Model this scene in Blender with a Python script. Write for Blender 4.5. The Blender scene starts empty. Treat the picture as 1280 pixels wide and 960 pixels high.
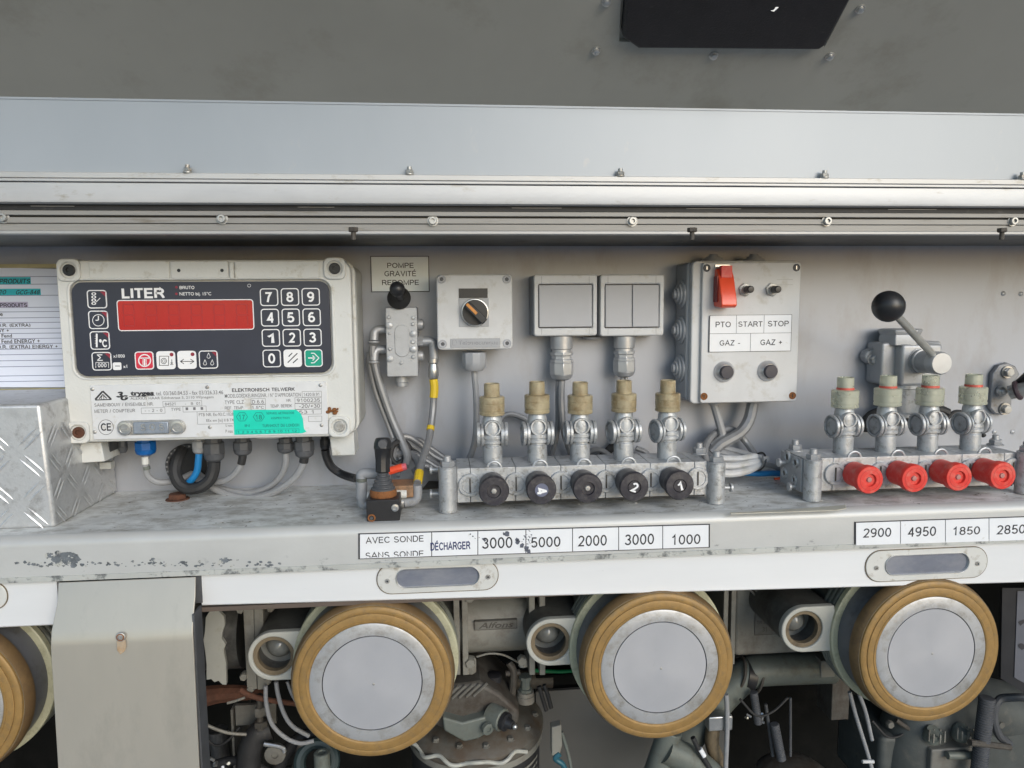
import bpy, bmesh, math, random
from mathutils import Vector, Matrix
random.seed(7)
SC = bpy.context.scene
COL = SC.collection
R = math.radians

# ------------------------------------------------------------ camera, world, sun, exposure
F = 924.0; YAW = R(5.3); PIT = R(6.2); ROL = 0.008
CAM = Vector((0, -900, 0))                                   # millimetres
FW = Vector((math.sin(YAW)*math.cos(PIT), math.cos(YAW)*math.cos(PIT), -math.sin(PIT)))
R0 = Vector((math.cos(YAW), -math.sin(YAW), 0)); U0 = R0.cross(FW)
RT = R0*math.cos(ROL) - U0*math.sin(ROL); UP = U0*math.cos(ROL) + R0*math.sin(ROL)
cd = bpy.data.cameras.new('camera'); cam = bpy.data.objects.new('camera', cd); COL.objects.link(cam)
cam.matrix_world = Matrix(((RT.x, UP.x, -FW.x, CAM.x*.001), (RT.y, UP.y, -FW.y, CAM.y*.001), (RT.z, UP.z, -FW.z, CAM.z*.001), (0, 0, 0, 1)))
cd.sensor_width = 36; cd.lens = 36*F/1280; cd.clip_start = 0.01; cd.clip_end = 500
SC.camera = cam
SC.view_settings.view_transform = 'Standard'; SC.view_settings.look = 'None'
SC.view_settings.exposure = 0.58; SC.view_settings.gamma = 1
world = bpy.data.worlds.new('World'); SC.world = world; world.use_nodes = True
wn = world.node_tree; bg = wn.nodes['Background']
sky = wn.nodes.new('ShaderNodeTexSky'); sky.sky_type = 'NISHITA'; sky.sun_disc = False
SUN_EL = R(22); SUN_AZ = R(155)                               # compass bearing from +Y clockwise: behind the camera, to the right
sky.sun_elevation = SUN_EL; sky.sun_rotation = SUN_AZ; sky.air_density = 1.3; sky.dust_density = 1.2; sky.ozone_density = 3.0
wn.links.new(sky.outputs[0], bg.inputs[0]); bg.inputs[1].default_value = 0.14
sd = bpy.data.lights.new('sun', 'SUN'); sd.energy = 0.95; sd.angle = R(34); sd.color = (1, .99, .975)
sun = bpy.data.objects.new('sun', sd); COL.objects.link(sun)
sv = Vector((math.sin(SUN_AZ)*math.cos(SUN_EL), math.cos(SUN_AZ)*math.cos(SUN_EL), math.sin(SUN_EL)))
sun.rotation_euler = sv.to_track_quat('Z', 'Y').to_euler()

# ------------------------------------------------------------ helpers
def W(px, py, Y):
    "point (mm) on the plane y=Y seen at photo pixel px,py"
    d = FW + RT*((px-640)/F) + UP*((480-py)/F)
    return CAM + d*((Y-CAM.y)/d.y)
def WZ(px, py, Z):
    d = FW + RT*((px-640)/F) + UP*((480-py)/F)
    return CAM + d*((Z-CAM.z)/d.z)
def K(px, py, Y): return (W(px+.5, py, Y)-W(px-.5, py, Y)).x
def RC(x0, y0, x1, y1, Y):
    xm, ym = (x0+x1)/2, (y0+y1)/2
    a, b, c, d = W(x0, ym, Y).x, W(x1, ym, Y).x, W(xm, y0, Y).z, W(xm, y1, Y).z
    return a, b, d, c                                        # x0,x1,z0,z1

MATS = {}
def mat(name, col, rough=.5, metal=0., var=.08, vs=25, dirt=None, dth=.6, ds=40, dw=.08, bump=.15, bs=500, spec=.5, alpha=None, trans=0, stretch=None, zlim=None, emit=None):
    if name in MATS: return MATS[name]
    m = bpy.data.materials.new(name); MATS[name] = m; m.use_nodes = True
    nt = m.node_tree; N = nt.nodes; L = nt.links; b = N['Principled BSDF']
    tc = N.new('ShaderNodeTexCoord'); src = tc.outputs['Object']
    if stretch:
        mp = N.new('ShaderNodeMapping'); mp.inputs['Scale'].default_value = stretch; L.new(src, mp.inputs[0]); src2 = mp.outputs[0]
    else: src2 = src
    n1 = N.new('ShaderNodeTexNoise'); n1.inputs['Scale'].default_value = vs; n1.inputs['Detail'].default_value = 5; n1.inputs['Roughness'].default_value = .65; L.new(src2, n1.inputs[0])
    r1 = N.new('ShaderNodeValToRGB'); r1.color_ramp.elements[0].position = .3; r1.color_ramp.elements[1].position = .7
    r1.color_ramp.elements[0].color = (*[c*(1-var) for c in col], 1); r1.color_ramp.elements[1].color = (*[min(1, c*(1+var)) for c in col], 1)
    L.new(n1.outputs[0], r1.inputs[0]); out = r1.outputs[0]
    if dirt:
        n2 = N.new('ShaderNodeTexNoise'); n2.inputs['Scale'].default_value = ds; n2.inputs['Detail'].default_value = 8; n2.inputs['Roughness'].default_value = .7; L.new(src2, n2.inputs[0])
        r2 = N.new('ShaderNodeValToRGB'); r2.color_ramp.elements[0].position = dth-dw; r2.color_ramp.elements[1].position = dth+dw
        r2.color_ramp.elements[0].color = (0, 0, 0, 1); r2.color_ramp.elements[1].color = (1, 1, 1, 1); L.new(n2.outputs[0], r2.inputs[0])
        fac = r2.outputs[0]
        if zlim:
            sx = N.new('ShaderNodeSeparateXYZ'); L.new(src, sx.inputs[0])
            mr = N.new('ShaderNodeMapRange'); mr.inputs[1].default_value = zlim[0]; mr.inputs[2].default_value = zlim[1]; L.new(sx.outputs[2], mr.inputs[0])
            mm = N.new('ShaderNodeMath'); mm.operation = 'MULTIPLY'; L.new(fac, mm.inputs[0]); L.new(mr.outputs[0], mm.inputs[1]); fac = mm.outputs[0]
        mx = N.new('ShaderNodeMix'); mx.data_type = 'RGBA'; L.new(fac, mx.inputs[0]); L.new(out, mx.inputs[6]); mx.inputs[7].default_value = (*dirt, 1); out = mx.outputs[2]
    L.new(out, b.inputs['Base Color'])
    b.inputs['Metallic'].default_value = metal
    rr = N.new('ShaderNodeMapRange'); rr.inputs[3].default_value = max(.02, rough-.08); rr.inputs[4].default_value = min(1, rough+.1); L.new(n1.outputs[0], rr.inputs[0]); L.new(rr.outputs[0], b.inputs['Roughness'])
    b.inputs['Specular IOR Level'].default_value = spec
    if trans: b.inputs['Transmission Weight'].default_value = trans
    if alpha is not None: b.inputs['Alpha'].default_value = alpha
    if bump:
        n3 = N.new('ShaderNodeTexNoise'); n3.inputs['Scale'].default_value = bs; n3.inputs['Detail'].default_value = 3; L.new(src2, n3.inputs[0])
        bp = N.new('ShaderNodeBump'); bp.inputs['Strength'].default_value = bump; bp.inputs['Distance'].default_value = .0006; L.new(n3.outputs[0], bp.inputs['Height']); L.new(bp.outputs[0], b.inputs['Normal'])
    return m


def _ar(cx, cy, rx, ry, a0, a1, n=10): return [(cx+rx*math.cos(R(a0+(a1-a0)*i/n)), cy+ry*math.sin(R(a0+(a1-a0)*i/n))) for i in range(n+1)]
T_, B_ = 6.55, .45; M_ = 3.5
GLY = {
 'A': (5.9, [[(.3, 0), (2.95, T_+.2), (5.6, 0)], [(1.2, 2.4), (4.7, 2.4)]]),
 'B': (5.2, [[(.6, B_), (.6, T_)]+[(2.8, T_)]+_ar(2.9, 5.05, 1.6, 1.5, 90, -90)+[(.6, 3.55)], [(.6, 3.55), (3, 3.55)]+_ar(3.1, 2, 1.75, 1.55, 90, -90)+[(.6, B_)]]),
 'C': (5.6, [_ar(3.1, M_, 2.6, 3.05, 38, 322, 20)]),
 'D': (5.6, [[(.6, B_), (.6, T_), (2.6, T_)]+_ar(2.6, M_, 2.5, 3.05, 90, -90, 14)+[(.6, B_)]]),
 'E': (4.9, [[(4.6, T_), (.6, T_), (.6, B_), (4.7, B_)], [(.6, 3.6), (4.3, 3.6)]]),
 'F': (4.6, [[(4.5, T_), (.6, T_), (.6, 0)], [(.6, 3.5), (4, 3.5)]]),
 'G': (5.9, [_ar(3.1, M_, 2.6, 3.05, 40, 325, 20)+[(5.3, 3.2), (3.3, 3.2)]]),
 'H': (5.4, [[(.6, 0), (.6, 7)], [(4.8, 0), (4.8, 7)], [(.6, 3.7), (4.8, 3.7)]]),
 'I': (1.2, [[(.6, 0), (.6, 7)]]),
 'J': (4.0, [[(3.4, 7), (3.4, 2)]+_ar(1.85, 2, 1.55, 1.55, 0, -180)]),
 'K': (5.4, [[(.6, 0), (.6, 7)], [(.7, 2.6), (5, 7)], [(2.2, 4), (5.1, 0)]]),
 'L': (4.3, [[(.6, 7), (.6, B_), (4.2, B_)]]),
 'M': (6.4, [[(.6, 0), (.6, 6.7), (3.2, .6), (5.8, 6.7), (5.8, 0)]]),
 'N': (5.4, [[(.6, 0), (.6, 6.6), (4.8, .4), (4.8, 7)]]),
 'O': (6.2, [_ar(3.1, M_, 2.6, 3.05, 0, 360, 26)]),
 'P': (5.0, [[(.6, 0), (.6, T_), (2.8, T_)]+_ar(2.8, 4.9, 1.75, 1.65, 90, -90)+[(.6, 3.25)]]),
 'R': (5.5, [[(.6, 0), (.6, T_), (3, T_)]+_ar(3, 5, 1.75, 1.55, 90, -90)+[(.6, 3.45)], [(2.9, 3.45), (4, 2.4), (5.2, 0)]]),
 'S': (5.2, [_ar(2.55, 5, 1.85, 1.55, 25, 220, 12)+[(3.2, 3.3)]+_ar(2.6, 2.0, 2.05, 1.6, 42, -165, 12)]),
 'T': (4.9, [[(.1, T_), (4.8, T_)], [(2.45, T_), (2.45, 0)]]),
 'U': (5.4, [[(.6, 7), (.6, 2.7)]+_ar(2.7, 2.7, 2.1, 2.3, 180, 360, 12)+[(4.8, 7)]]),
 'V': (5.5, [[(.3, 7), (2.75, .3), (5.2, 7)]]),
 'W': (7.6, [[(.3, 7), (2.1, .4), (3.8, 6.6), (5.5, .4), (7.3, 7)]]),
 'X': (5.4, [[(.3, 0), (5.1, 7)], [(.3, 7), (5.1, 0)]]),
 'Y': (5.4, [[(.3, 7), (2.7, 3), (5.1, 7)], [(2.7, 3.2), (2.7, 0)]]),
 'Z': (5.0, [[(.4, T_), (4.5, T_), (.4, B_), (4.7, B_)]]),
 '0': (4.6, [_ar(2.3, M_, 1.8, 3.05, 0, 360, 24)]),
 '1': (4.6, [[(.9, 5.1), (2.0, 5.8), (2.7, 6.9), (2.7, 0)]]),
 '2': (4.6, [_ar(2.3, 4.9, 1.75, 1.65, 165, -25, 12)+[(2.6, 2.4), (1.3, 1.2), (.6, B_), (4.2, B_)]]),
 '3': (4.6, [_ar(2.25, 5.1, 1.55, 1.45, 160, -90, 12)+[(2.0, 3.65)], _ar(2.25, 2.05, 1.8, 1.6, 90, -165, 14)]),
 '4': (4.6, [[(3.3, 0), (3.3, 6.95)], [(3.2, 6.5), (.55, 2.1), (4.4, 2.1)]]),
 '5': (4.6, [[(4, T_), (1.2, T_), (.8, 3.6)]+_ar(2.3, 2.25, 1.8, 1.8, 130, -155, 14)]),
 '6': (4.6, [_ar(2.35, 2.2, 1.75, 1.75, 180, 540, 20), _ar(2.6, 3.4, 2.0, 3.1, 180, 60, 12)]),
 '7': (4.6, [[(.5, T_), (4.1, T_), (2.6, 3.6), (1.9, 0)]]),
 '8': (4.6, [_ar(2.3, 5.1, 1.5, 1.45, 0, 360, 20), _ar(2.3, 2.05, 1.8, 1.6, 0, 360, 20)]),
 '9': (4.6, [_ar(2.25, 4.8, 1.75, 1.75, 0, 360, 20), _ar(2.0, 3.6, 2.0, 3.1, 0, -120, 12)]),
 '-': (3.0, [[(.3, 2.6), (2.7, 2.6)]]), '+': (4.4, [[(.3, 3.3), (4.1, 3.3)], [(2.2, 1.4), (2.2, 5.2)]]),
 '/': (2.8, [[(.2, 0), (2.6, 7)]]), '.': (1.6, [[(.8, 0), (.8, .9)]]), ',': (1.6, [[(.9, .9), (.6, -.8)]]), '°': (2.6, [_ar(1.3, 5.9, .9, .9, 0, 360, 10)]), ' ': (2.6, []),
 '(': (2.4, [_ar(2.6, 3, 1.9, 4.2, 120, 240)]), ')': (2.4, [_ar(-.2, 3, 1.9, 4.2, 60, -60)]),
}
GLY['É'] = (GLY['E'][0], GLY['E'][1]+[[(2.2, 7.6), (3.4, 9)]])
def stroke_text(st, hw):
    vs = []; fs = []; x = 0; lay = 0
    for ch in st:
        w, strokes = GLY[ch]
        for p in strokes:
            closed = (Vector((*p[0], 0))-Vector((*p[-1], 0))).length < .01; Q = [Vector((a, b, 0)) for a, b in p]
            if closed: Q = Q[:-1]
            n = len(Q); o = len(vs); lay += 1
            for i, q in enumerate(Q):
                a = Q[i-1] if (i or closed) else None; b = Q[(i+1) % n] if (i < n-1 or closed) else None
                d1 = (q-a).normalized() if a is not None else (b-q).normalized(); d2 = (b-q).normalized() if b is not None else d1
                t = d1+d2; t = t.normalized() if t.length > 1e-3 else d1
                m = Vector((-t.y, t.x, 0)); c = max(.45, m.dot(Vector((-d1.y, d1.x, 0)))); m = m*(hw/c)
                vs += [Vector((x, 0, (lay % 5)*.01))+q+m, Vector((x, 0, (lay % 5)*.01))+q-m]
            for i in range(n if closed else n-1):
                j = (i+1) % n; fs.append((o+2*i, o+2*i+1, o+2*j+1, o+2*j))
        x += w+.75
    return vs, fs

class MB:
    def __init__(s): s.v = []; s.f = []
    def add(s, vs, fs):
        o = len(s.v); s.v += [Vector(p) for p in vs]; s.f += [tuple(i+o for i in f) for f in fs]; return s
    def box(s, x0, x1, y0, y1, z0, z1):
        return s.add([(x0,y0,z0),(x1,y0,z0),(x1,y1,z0),(x0,y1,z0),(x0,y0,z1),(x1,y0,z1),(x1,y1,z1),(x0,y1,z1)],
                     [(0,3,2,1),(4,5,6,7),(0,1,5,4),(1,2,6,5),(2,3,7,6),(3,0,4,7)])
    def prism(s, poly, y0, y1):
        n = len(poly); vs = [(x, y0, z) for x, z in poly]+[(x, y1, z) for x, z in poly]
        a = sum(poly[i][0]*poly[(i+1) % n][1]-poly[(i+1) % n][0]*poly[i][1] for i in range(n))
        fs = [tuple(range(n)), tuple(range(2*n-1, n-1, -1))]+[(i, i+n, (i+1) % n+n, (i+1) % n) for i in range(n)]
        if (a > 0) != (y0 < y1): fs = [f[::-1] for f in fs]
        return s.add(vs, fs)
    def sweepx(s, prof, x0, x1, z0off=0, z1off=0):
        "profile [(y,z)] extruded along x"
        n = len(prof); vs = [(x0, y, z+z0off) for y, z in prof]+[(x1, y, z+z1off) for y, z in prof]
        fs = [tuple(range(n)), tuple(range(2*n-1, n-1, -1))]+[(i, i+n, (i+1) % n+n, (i+1) % n) for i in range(n)]
        a = sum(prof[i][0]*prof[(i+1) % n][1]-prof[(i+1) % n][0]*prof[i][1] for i in range(n))
        if a > 0: fs = [f[::-1] for f in fs]
        return s.add(vs, fs)
    def frame(s, A, B, y0, y1):
        "ring between polygon A (outer) and B (hole), same count"
        n = len(A); vs = [(x, y0, z) for x, z in A]+[(x, y0, z) for x, z in B]+[(x, y1, z) for x, z in A]+[(x, y1, z) for x, z in B]
        fs = []
        for i in range(n):
            j = (i+1) % n
            fs += [(i, j, n+j, n+i), (2*n+j, 2*n+i, 3*n+i, 3*n+j), (j, i, 2*n+i, 2*n+j), (n+i, n+j, 3*n+j, 3*n+i)]
        return s.add(vs, fs)
    def lathe(s, c, ax, prof, n=32, caps=True):
        c = Vector(c); ax = Vector(ax).normalized(); u = ax.orthogonal().normalized(); w = ax.cross(u)
        vs = []; fs = []
        for t, r in prof:
            for i in range(n):
                a = 2*math.pi*i/n; vs.append(c+ax*t+u*(r*math.cos(a))+w*(r*math.sin(a)))
        m = len(prof)
        for k in range(m-1):
            for i in range(n):
                j = (i+1) % n; fs.append((k*n+i, k*n+j, (k+1)*n+j, (k+1)*n+i))
        if caps and prof[0][1] > 0: fs.append(tuple(range(n-1, -1, -1)))
        if caps and prof[-1][1] > 0: fs.append(tuple((m-1)*n+i for i in range(n)))
        return s.add(vs, fs)
    def cyl(s, a, b, r, r2=None, n=20):
        a = Vector(a); b = Vector(b); d = b-a
        return s.lathe(a, d, [(0, r), (d.length, r if r2 is None else r2)], n)
    def ball(s, c, r, n=18, sy=1, ax=(0, 0, 1)):
        return s.lathe(c, ax, [(-r*math.cos(math.pi*i/10)*sy, max(.001, r*math.sin(math.pi*i/10))) for i in range(11)], n)
    def ring(s, c, ax, r, t, n=28, m=8):
        prof = [(t*math.sin(2*math.pi*i/m), r+t*math.cos(2*math.pi*i/m)) for i in range(m+1)]
        return s.lathe(c, ax, prof, n, caps=False)
    def hexa(s, c, ax, h, r): return s.lathe(c, ax, [(0, r*.93), (h*.12, r), (h*.85, r), (h, r*.86)], 6)
    def tube(s, pts, r, n=10, sub=6):
        P = [Vector(p) for p in pts]; Q = []
        if len(P) > 2:
            E = [P[0]*2-P[1]]+P+[P[-1]*2-P[-2]]
            for i in range(1, len(E)-2):
                a, b, c, d = E[i-1:i+3]
                for k in range(sub):
                    t = k/sub; Q.append(.5*((2*b)+(c-a)*t+(2*a-5*b+4*c-d)*t*t+(3*b-a-3*c+d)*t**3))
            Q.append(P[-1])
        else: Q = P
        T = [(Q[min(i+1, len(Q)-1)]-Q[max(i-1, 0)]).normalized() for i in range(len(Q))]
        u = T[0].orthogonal().normalized(); vs = []; fs = []
        for i, q in enumerate(Q):
            u = (u-T[i]*u.dot(T[i])).normalized(); w = T[i].cross(u)
            rr = r[0]+(r[1]-r[0])*i/(len(Q)-1) if isinstance(r, tuple) else r
            for k in range(n):
                a = 2*math.pi*k/n; vs.append(q+u*(rr*math.cos(a))+w*(rr*math.sin(a)))
        for i in range(len(Q)-1):
            for k in range(n):
                j = (k+1) % n; fs.append((i*n+k, i*n+j, (i+1)*n+j, (i+1)*n+k))
        fs.append(tuple(range(n-1, -1, -1))); fs.append(tuple((len(Q)-1)*n+i for i in range(n)))
        return s.add(vs, fs)
    def quad(s, x0, x1, z0, z1, y): return s.add([(x0,y,z0),(x1,y,z0),(x1,y,z1),(x0,y,z1)], [(0,1,2,3)])
    def outline(s, x0, x1, z0, z1, y, t):
        s.quad(x0, x1, z0, z0+t, y); s.quad(x0, x1, z1-t, z1, y); s.quad(x0, x0+t, z0+t, z1-t, y); s.quad(x1-t, x1, z0+t, z1-t, y); return s
    def text(s, st, px, Y, bold=0, shear=0, thick=.12, clip=None, rot=0):
        "flat lettering fitted to photo rectangle px=(x0,y0,x1,y1) on plane y=Y"
        if all(c in GLY for c in st): vs, fs = stroke_text(st, .48+bold*9); return s._fit(vs, fs, px, Y, thick, clip, rot, shear)
        cu = bpy.data.curves.new('t', 'FONT'); cu.body = st; cu.size = 1; cu.offset = bold; cu.shear = shear; cu.resolution_u = 3
        ob = bpy.data.objects.new('t', cu); COL.objects.link(ob)
        me = bpy.data.meshes.new_from_object(ob)
        vs = [v.co.copy() for v in me.vertices]; fs = [tuple(p.vertices) for p in me.polygons]
        bpy.data.objects.remove(ob); bpy.data.curves.remove(cu); bpy.data.meshes.remove(me)
        return s._fit(vs, fs, px, Y, thick, clip, rot, 0)
    def _fit(s, vs, fs, px, Y, thick, clip, rot, shear):
        if not vs: return s
        if shear: vs = [Vector((v.x+v.y*shear, v.y, v.z)) for v in vs]
        x0, x1, z0, z1 = RC(*px, Y)
        ax, bx = min(v.x for v in vs), max(v.x for v in vs); ay, by = min(v.y for v in vs), max(v.y for v in vs)
        cx, cz = (x0+x1)/2, (z0+z1)/2
        out = []
        for v in vs:
            X = x0+(v.x-ax)/(bx-ax)*(x1-x0); Z = z0+(v.y-ay)/(by-ay)*(z1-z0)
            if rot: X, Z = cx+(X-cx)*math.cos(rot)-(Z-cz)*math.sin(rot), cz+(X-cx)*math.sin(rot)+(Z-cz)*math.cos(rot)
            if clip is not None: Z = max(Z, clip)
            out.append((X, Y-thick-v.z*.5, Z))
        return s.add(out, fs)
    def build(s, name, m, parent=None, bevel=0, seg=2, ang=35, origin=None, label=None, smooth=True):
        o0 = Vector(parent['_o']) if parent is not None and '_o' in parent else Vector(origin or (0, 0, 0))
        me = bpy.data.meshes.new(name); me.from_pydata([((p-o0)*.001)[:] for p in s.v], [], s.f); me.update()
        me.materials.append(m)
        if smooth: me.shade_smooth(); me.set_sharp_from_angle(angle=R(ang))
        ob = bpy.data.objects.new(name, me); COL.objects.link(ob)
        if parent is not None: ob.parent = parent; ob['_o'] = list(o0)
        else: ob.location = o0*.001; ob['_o'] = list(o0)
        if bevel:
            md = ob.modifiers.new('bevel', 'BEVEL'); md.width = bevel*.001; md.segments = seg; md.limit_method = 'ANGLE'; md.angle_limit = R(40)
        if label: ob['label'] = label
        return ob
def thing(name, label, cat, o, group=None):
    e = bpy.data.objects.new(name, None); COL.objects.link(e); e.location = Vector(o)*.001; e['_o'] = list(o); e.empty_display_size = .01
    return tag(e, label, cat, group)
def tag(o, label, cat, group=None):
    o['label'] = label; o['category'] = cat
    if group: o['group'] = group
    return o
def struct(ob): ob['kind'] = 'structure'; return ob
def copy_tree(o, parent=None, d=None):
    c = o.copy(); COL.objects.link(c)
    if parent is not None: c.parent = parent; c.matrix_parent_inverse = o.matrix_parent_inverse
    if d is not None: c.location = c.location+Vector(d)*.001
    for ch in list(o.children): copy_tree(ch, c)
    return c
def rrect(x0, x1, z0, z1, r, n=5):
    out = []
    for cx, cz, a0 in ((x1-r, z1-r, 0), (x0+r, z1-r, 90), (x0+r, z0+r, 180), (x1-r, z0+r, 270)):
        for i in range(n+1):
            a = R(a0+90*i/n); out.append((cx+r*math.cos(a), cz+r*math.sin(a)))
    return out
def circ(cx, cz, r, n=24): return [(cx+r*math.cos(2*math.pi*i/n), cz+r*math.sin(2*math.pi*i/n)) for i in range(n)]
YM = Vector((0, -1, 0)); YP = Vector((0, 1, 0)); ZP = Vector((0, 0, 1)); XP = Vector((1, 0, 0))

# ------------------------------------------------------------ materials
m_wall = mat('wall_paint', (.35,.368,.41), .42, .25, .07, 7, (.30,.30,.31), .63, 16, .12, .12, 90, stretch=(1, 1, .45))
m_silver = mat('silver_paint', (.40,.41,.425), .45, .45, .07, 60, (.24,.235,.22), .66, 90, .08, .25, 700)
m_silver2 = mat('silver_paint_dusty', (.46,.475,.49), .44, .5, .13, 90, (.22,.215,.20), .60, 120, .08, .55, 500)
m_plastic = mat('grey_plastic', (.34,.35,.37), .42, 0, .05, 40, (.32,.31,.29), .74, 70, .06, .08, 900)
m_plastic2 = mat('switch_grey_plastic', (.40,.405,.425), .5, 0, .03, 30, (.30,.28,.26), .78, 30, .08, .12, 1500)
m_fitg = mat('fitting_grey', (.27,.28,.30), .45, 0, .08, 60, (.2,.19,.17), .64, 90, .08, .1)
m_box = mat('light_box_plastic', (.55,.555,.56), .45, 0, .05, 30, (.44,.425,.39), .63, 45, .08, .1, 1200)
m_shelf = mat('shelf_painted', (.66,.67,.66), .5, .1, .18, 30, (.38,.37,.34), .55, 38, .10, .25, 300, stretch=(1, 1.7, 1))
m_lip = mat('shelf_lip_paint', (.50,.505,.49), .42, .15, .07, 9, (.30,.28,.23), .62, 26, .09, .12, 300, stretch=(1, 1, 1.5))
m_trim = mat('white_trim', (.68,.69,.70), .35, .1, .04, 6, (.42,.40,.36), .7, 60, .05, .05, 500, stretch=(.4, 1, 2.5))
m_band = mat('band_paint', (.34,.375,.42), .38, .15, .05, 5, (.40,.41,.42), .68, 40, .05, .15, 70, stretch=(1, 1, .5))
m_door = mat('door_paint', (.36,.358,.33), .5, .1, .09, 3, (.26,.25,.21), .66, 10, .12, .2, 60, stretch=(1, 1, .5))
m_alu = mat('aluminium_extrusion', (.49,.495,.50), .45, .3, .10, 20, (.30,.27,.21), .68, 70, .08, .15, 300, stretch=(.35, 1, 1))
m_alu2 = mat('aluminium_rail_shaded', (.27,.263,.25), .5, .15, .14, 20, (.16,.14,.11), .66, 60, .08, .15, 300, stretch=(.25, 1, 2))  # darker aluminium: shade under the face plate is put into the colour
m_steel = mat('bright_steel', (.58,.58,.57), .3, .9, .1, 80, (.3,.26,.2), .68, 90, .06, .1, 500)
m_zinc = mat('dull_zinc', (.42,.42,.41), .45, .7, .15, 100, (.22,.17,.12), .62, 120, .08, .3, 400)
m_plate = mat('brushed_stainless', (.48,.45,.39), .40, .55, .07, 7, (.33,.31,.27), .66, 12, .14, .08, 250, stretch=(1.0, 1, .35))
m_black = mat('black_plastic', (.018,.018,.02), .38, 0, .2, 40, None, bump=.08, bs=600)
m_blackr = mat('black_rubber', (.02,.02,.021), .6, 0, .3, 60, (.08,.075,.07), .68, 90, .08, .2, 500)
m_dark = mat('dark_grey_plastic', (.075,.078,.085), .5, 0, .2, 60, (.14,.13,.12), .7, 90, .08, .1)
m_panel = mat('navy_panel_print', (.030,.034,.052), .32, 0, .06, 30, (.07,.07,.075), .74, 120, .04, .02)
m_white = mat('white_print', (.78,.78,.79), .45, 0, .02, 30, bump=0)
m_label = mat('label_white', (.74,.755,.78), .4, 0, .04, 30, (.55,.54,.50), .70, 80, .06, .03)
m_paper = mat('paper', (.68,.73,.86), .7, 0, .03, 14, (.58,.62,.75), .72, 20, .1, .1, 200)
m_ink = mat('black_ink', (.025,.025,.03), .6, 0, .1, 80, bump=0)
m_inkf = mat('faded_ink', (.22,.22,.23), .6, 0, .2, 300, (.5,.5,.5), .6, 500, .1, 0)
m_lcd = mat('red_display_window', (.42,.022,.022), .14, 0, .07, 25, bump=.02)
m_lcd2 = mat('unlit_segments', (.36,.018,.018), .3, 0, .05, 40, bump=0)
m_redk = mat('red_key', (.58,.03,.06), .4, bump=0)
m_dred = mat('dark_red_mark', (.25,.02,.04), .4, bump=0)
m_green = mat('green_key', (.0,.30,.20), .4, bump=0)
m_cream = mat('cream_casting', (.60,.605,.585), .48, 0, .05, 16, (.38,.35,.28), .66, 45, .09, .35, 420)
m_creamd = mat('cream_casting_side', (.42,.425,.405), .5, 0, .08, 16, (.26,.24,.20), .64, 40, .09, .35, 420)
m_dplate = mat('data_plate_metal', (.70,.71,.73), .36, .2, .05, 40, (.50,.46,.38), .66, 60, .08, .05)
m_turq = mat('turquoise_sticker', (.0,.60,.44), .45, 0, .05, 60, bump=.05)
m_tink = mat('sticker_ink', (.0,.22,.18), .5, bump=0)
m_blue = mat('blue_sleeve', (.0,.10,.36), .4, 0, .1, 60)
m_bluec = mat('blue_cable', (.01,.17,.42), .4, 0, .1, 60)
m_cable = mat('grey_cable', (.27,.275,.285), .42, 0, .1, 60, (.20,.19,.18), .66, 90, .08, .05)
m_cable2 = mat('silver_painted_cable', (.25,.255,.265), .42, .3, .12, 60, (.18,.175,.17), .66, 90, .08, .08)
m_yel = mat('yellow_tape', (.66,.46,.02), .45, 0, .1, 90, (.3,.25,.1), .66, 200, .1)
m_capy = mat('amber_nylon_cap', (.56,.48,.31), .36, 0, .25, 60, (.36,.25,.12), .56, 90, .12, .1, 300, trans=.4)
m_capg = mat('clear_green_cap', (.76,.77,.62), .28, 0, .1, 60, (.38,.38,.25), .66, 110, .08, .05, trans=.6)
m_red = mat('red_knob', (.66,.040,.030), .42, 0, .06, 60, (.62,.16,.12), .60, 120, .12, .25, 500)
m_guard = mat('red_guard', (.78,.085,.035), .3, 0, .06, 60)
m_orange = mat('orange_handle', (.62,.25,.05), .4, 0, .15, 200, (.2,.1,.04), .62, 200, .1)
m_rust = mat('rust', (.10,.042,.024), .85, 0, .4, 120, (.09,.035,.02), .55, 200, .1, .6, 500)
m_rusto = mat('orange_rust', (.26,.10,.03), .85, 0, .4, 300, (.12,.05,.02), .55, 300, .1, .6, 700)
m_gold = mat('gold_cap', (.29,.175,.058), .52, .2, .14, 110, (.20,.135,.065), .62, 130, .12, .12, 300)
m_goldd = mat('gold_cap_worn', (.22,.14,.065), .5, .25, .18, 30, (.17,.11,.06), .55, 70, .1, .15, 300)
m_disc = mat('coupling_disc', (.46,.465,.49), .42, .45, .04, 18, (.42,.40,.38), .74, 50, .06, .02, 300)
m_disc2 = mat('coupling_disc_rim', (.43,.435,.445), .45, .4, .12, 30, (.28,.27,.25), .56, 60, .1, .15, 300)
for m_, an in ((m_disc, .18), (m_disc2, .1)):
    nt = m_.node_tree; b_ = nt.nodes['Principled BSDF']; b_.inputs['Metallic'].default_value = .4; b_.inputs['Anisotropic'].default_value = an
    tg = nt.nodes.new('ShaderNodeTangent'); tg.direction_type = 'RADIAL'; tg.axis = 'Y'; nt.links.new(tg.outputs[0], b_.inputs['Tangent'])
m_flange = mat('slate_flange', (.15,.155,.17), .5, .2, .1, 20, (.11,.11,.11), .6, 40, .1, .15)
m_creamrim = mat('cream_rim', (.44,.43,.30), .5, 0, .1, 30, (.27,.26,.17), .6, 60, .1, .2)
m_ear = mat('cream_ear', (.40,.40,.36), .5, 0, .08, 30, (.3,.28,.22), .66, 60, .1, .2)
m_brown = mat('brown_seal', (.15,.115,.07), .6, 0, .2, 60, (.08,.06,.04), .6, 90, .1, .3)
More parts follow.
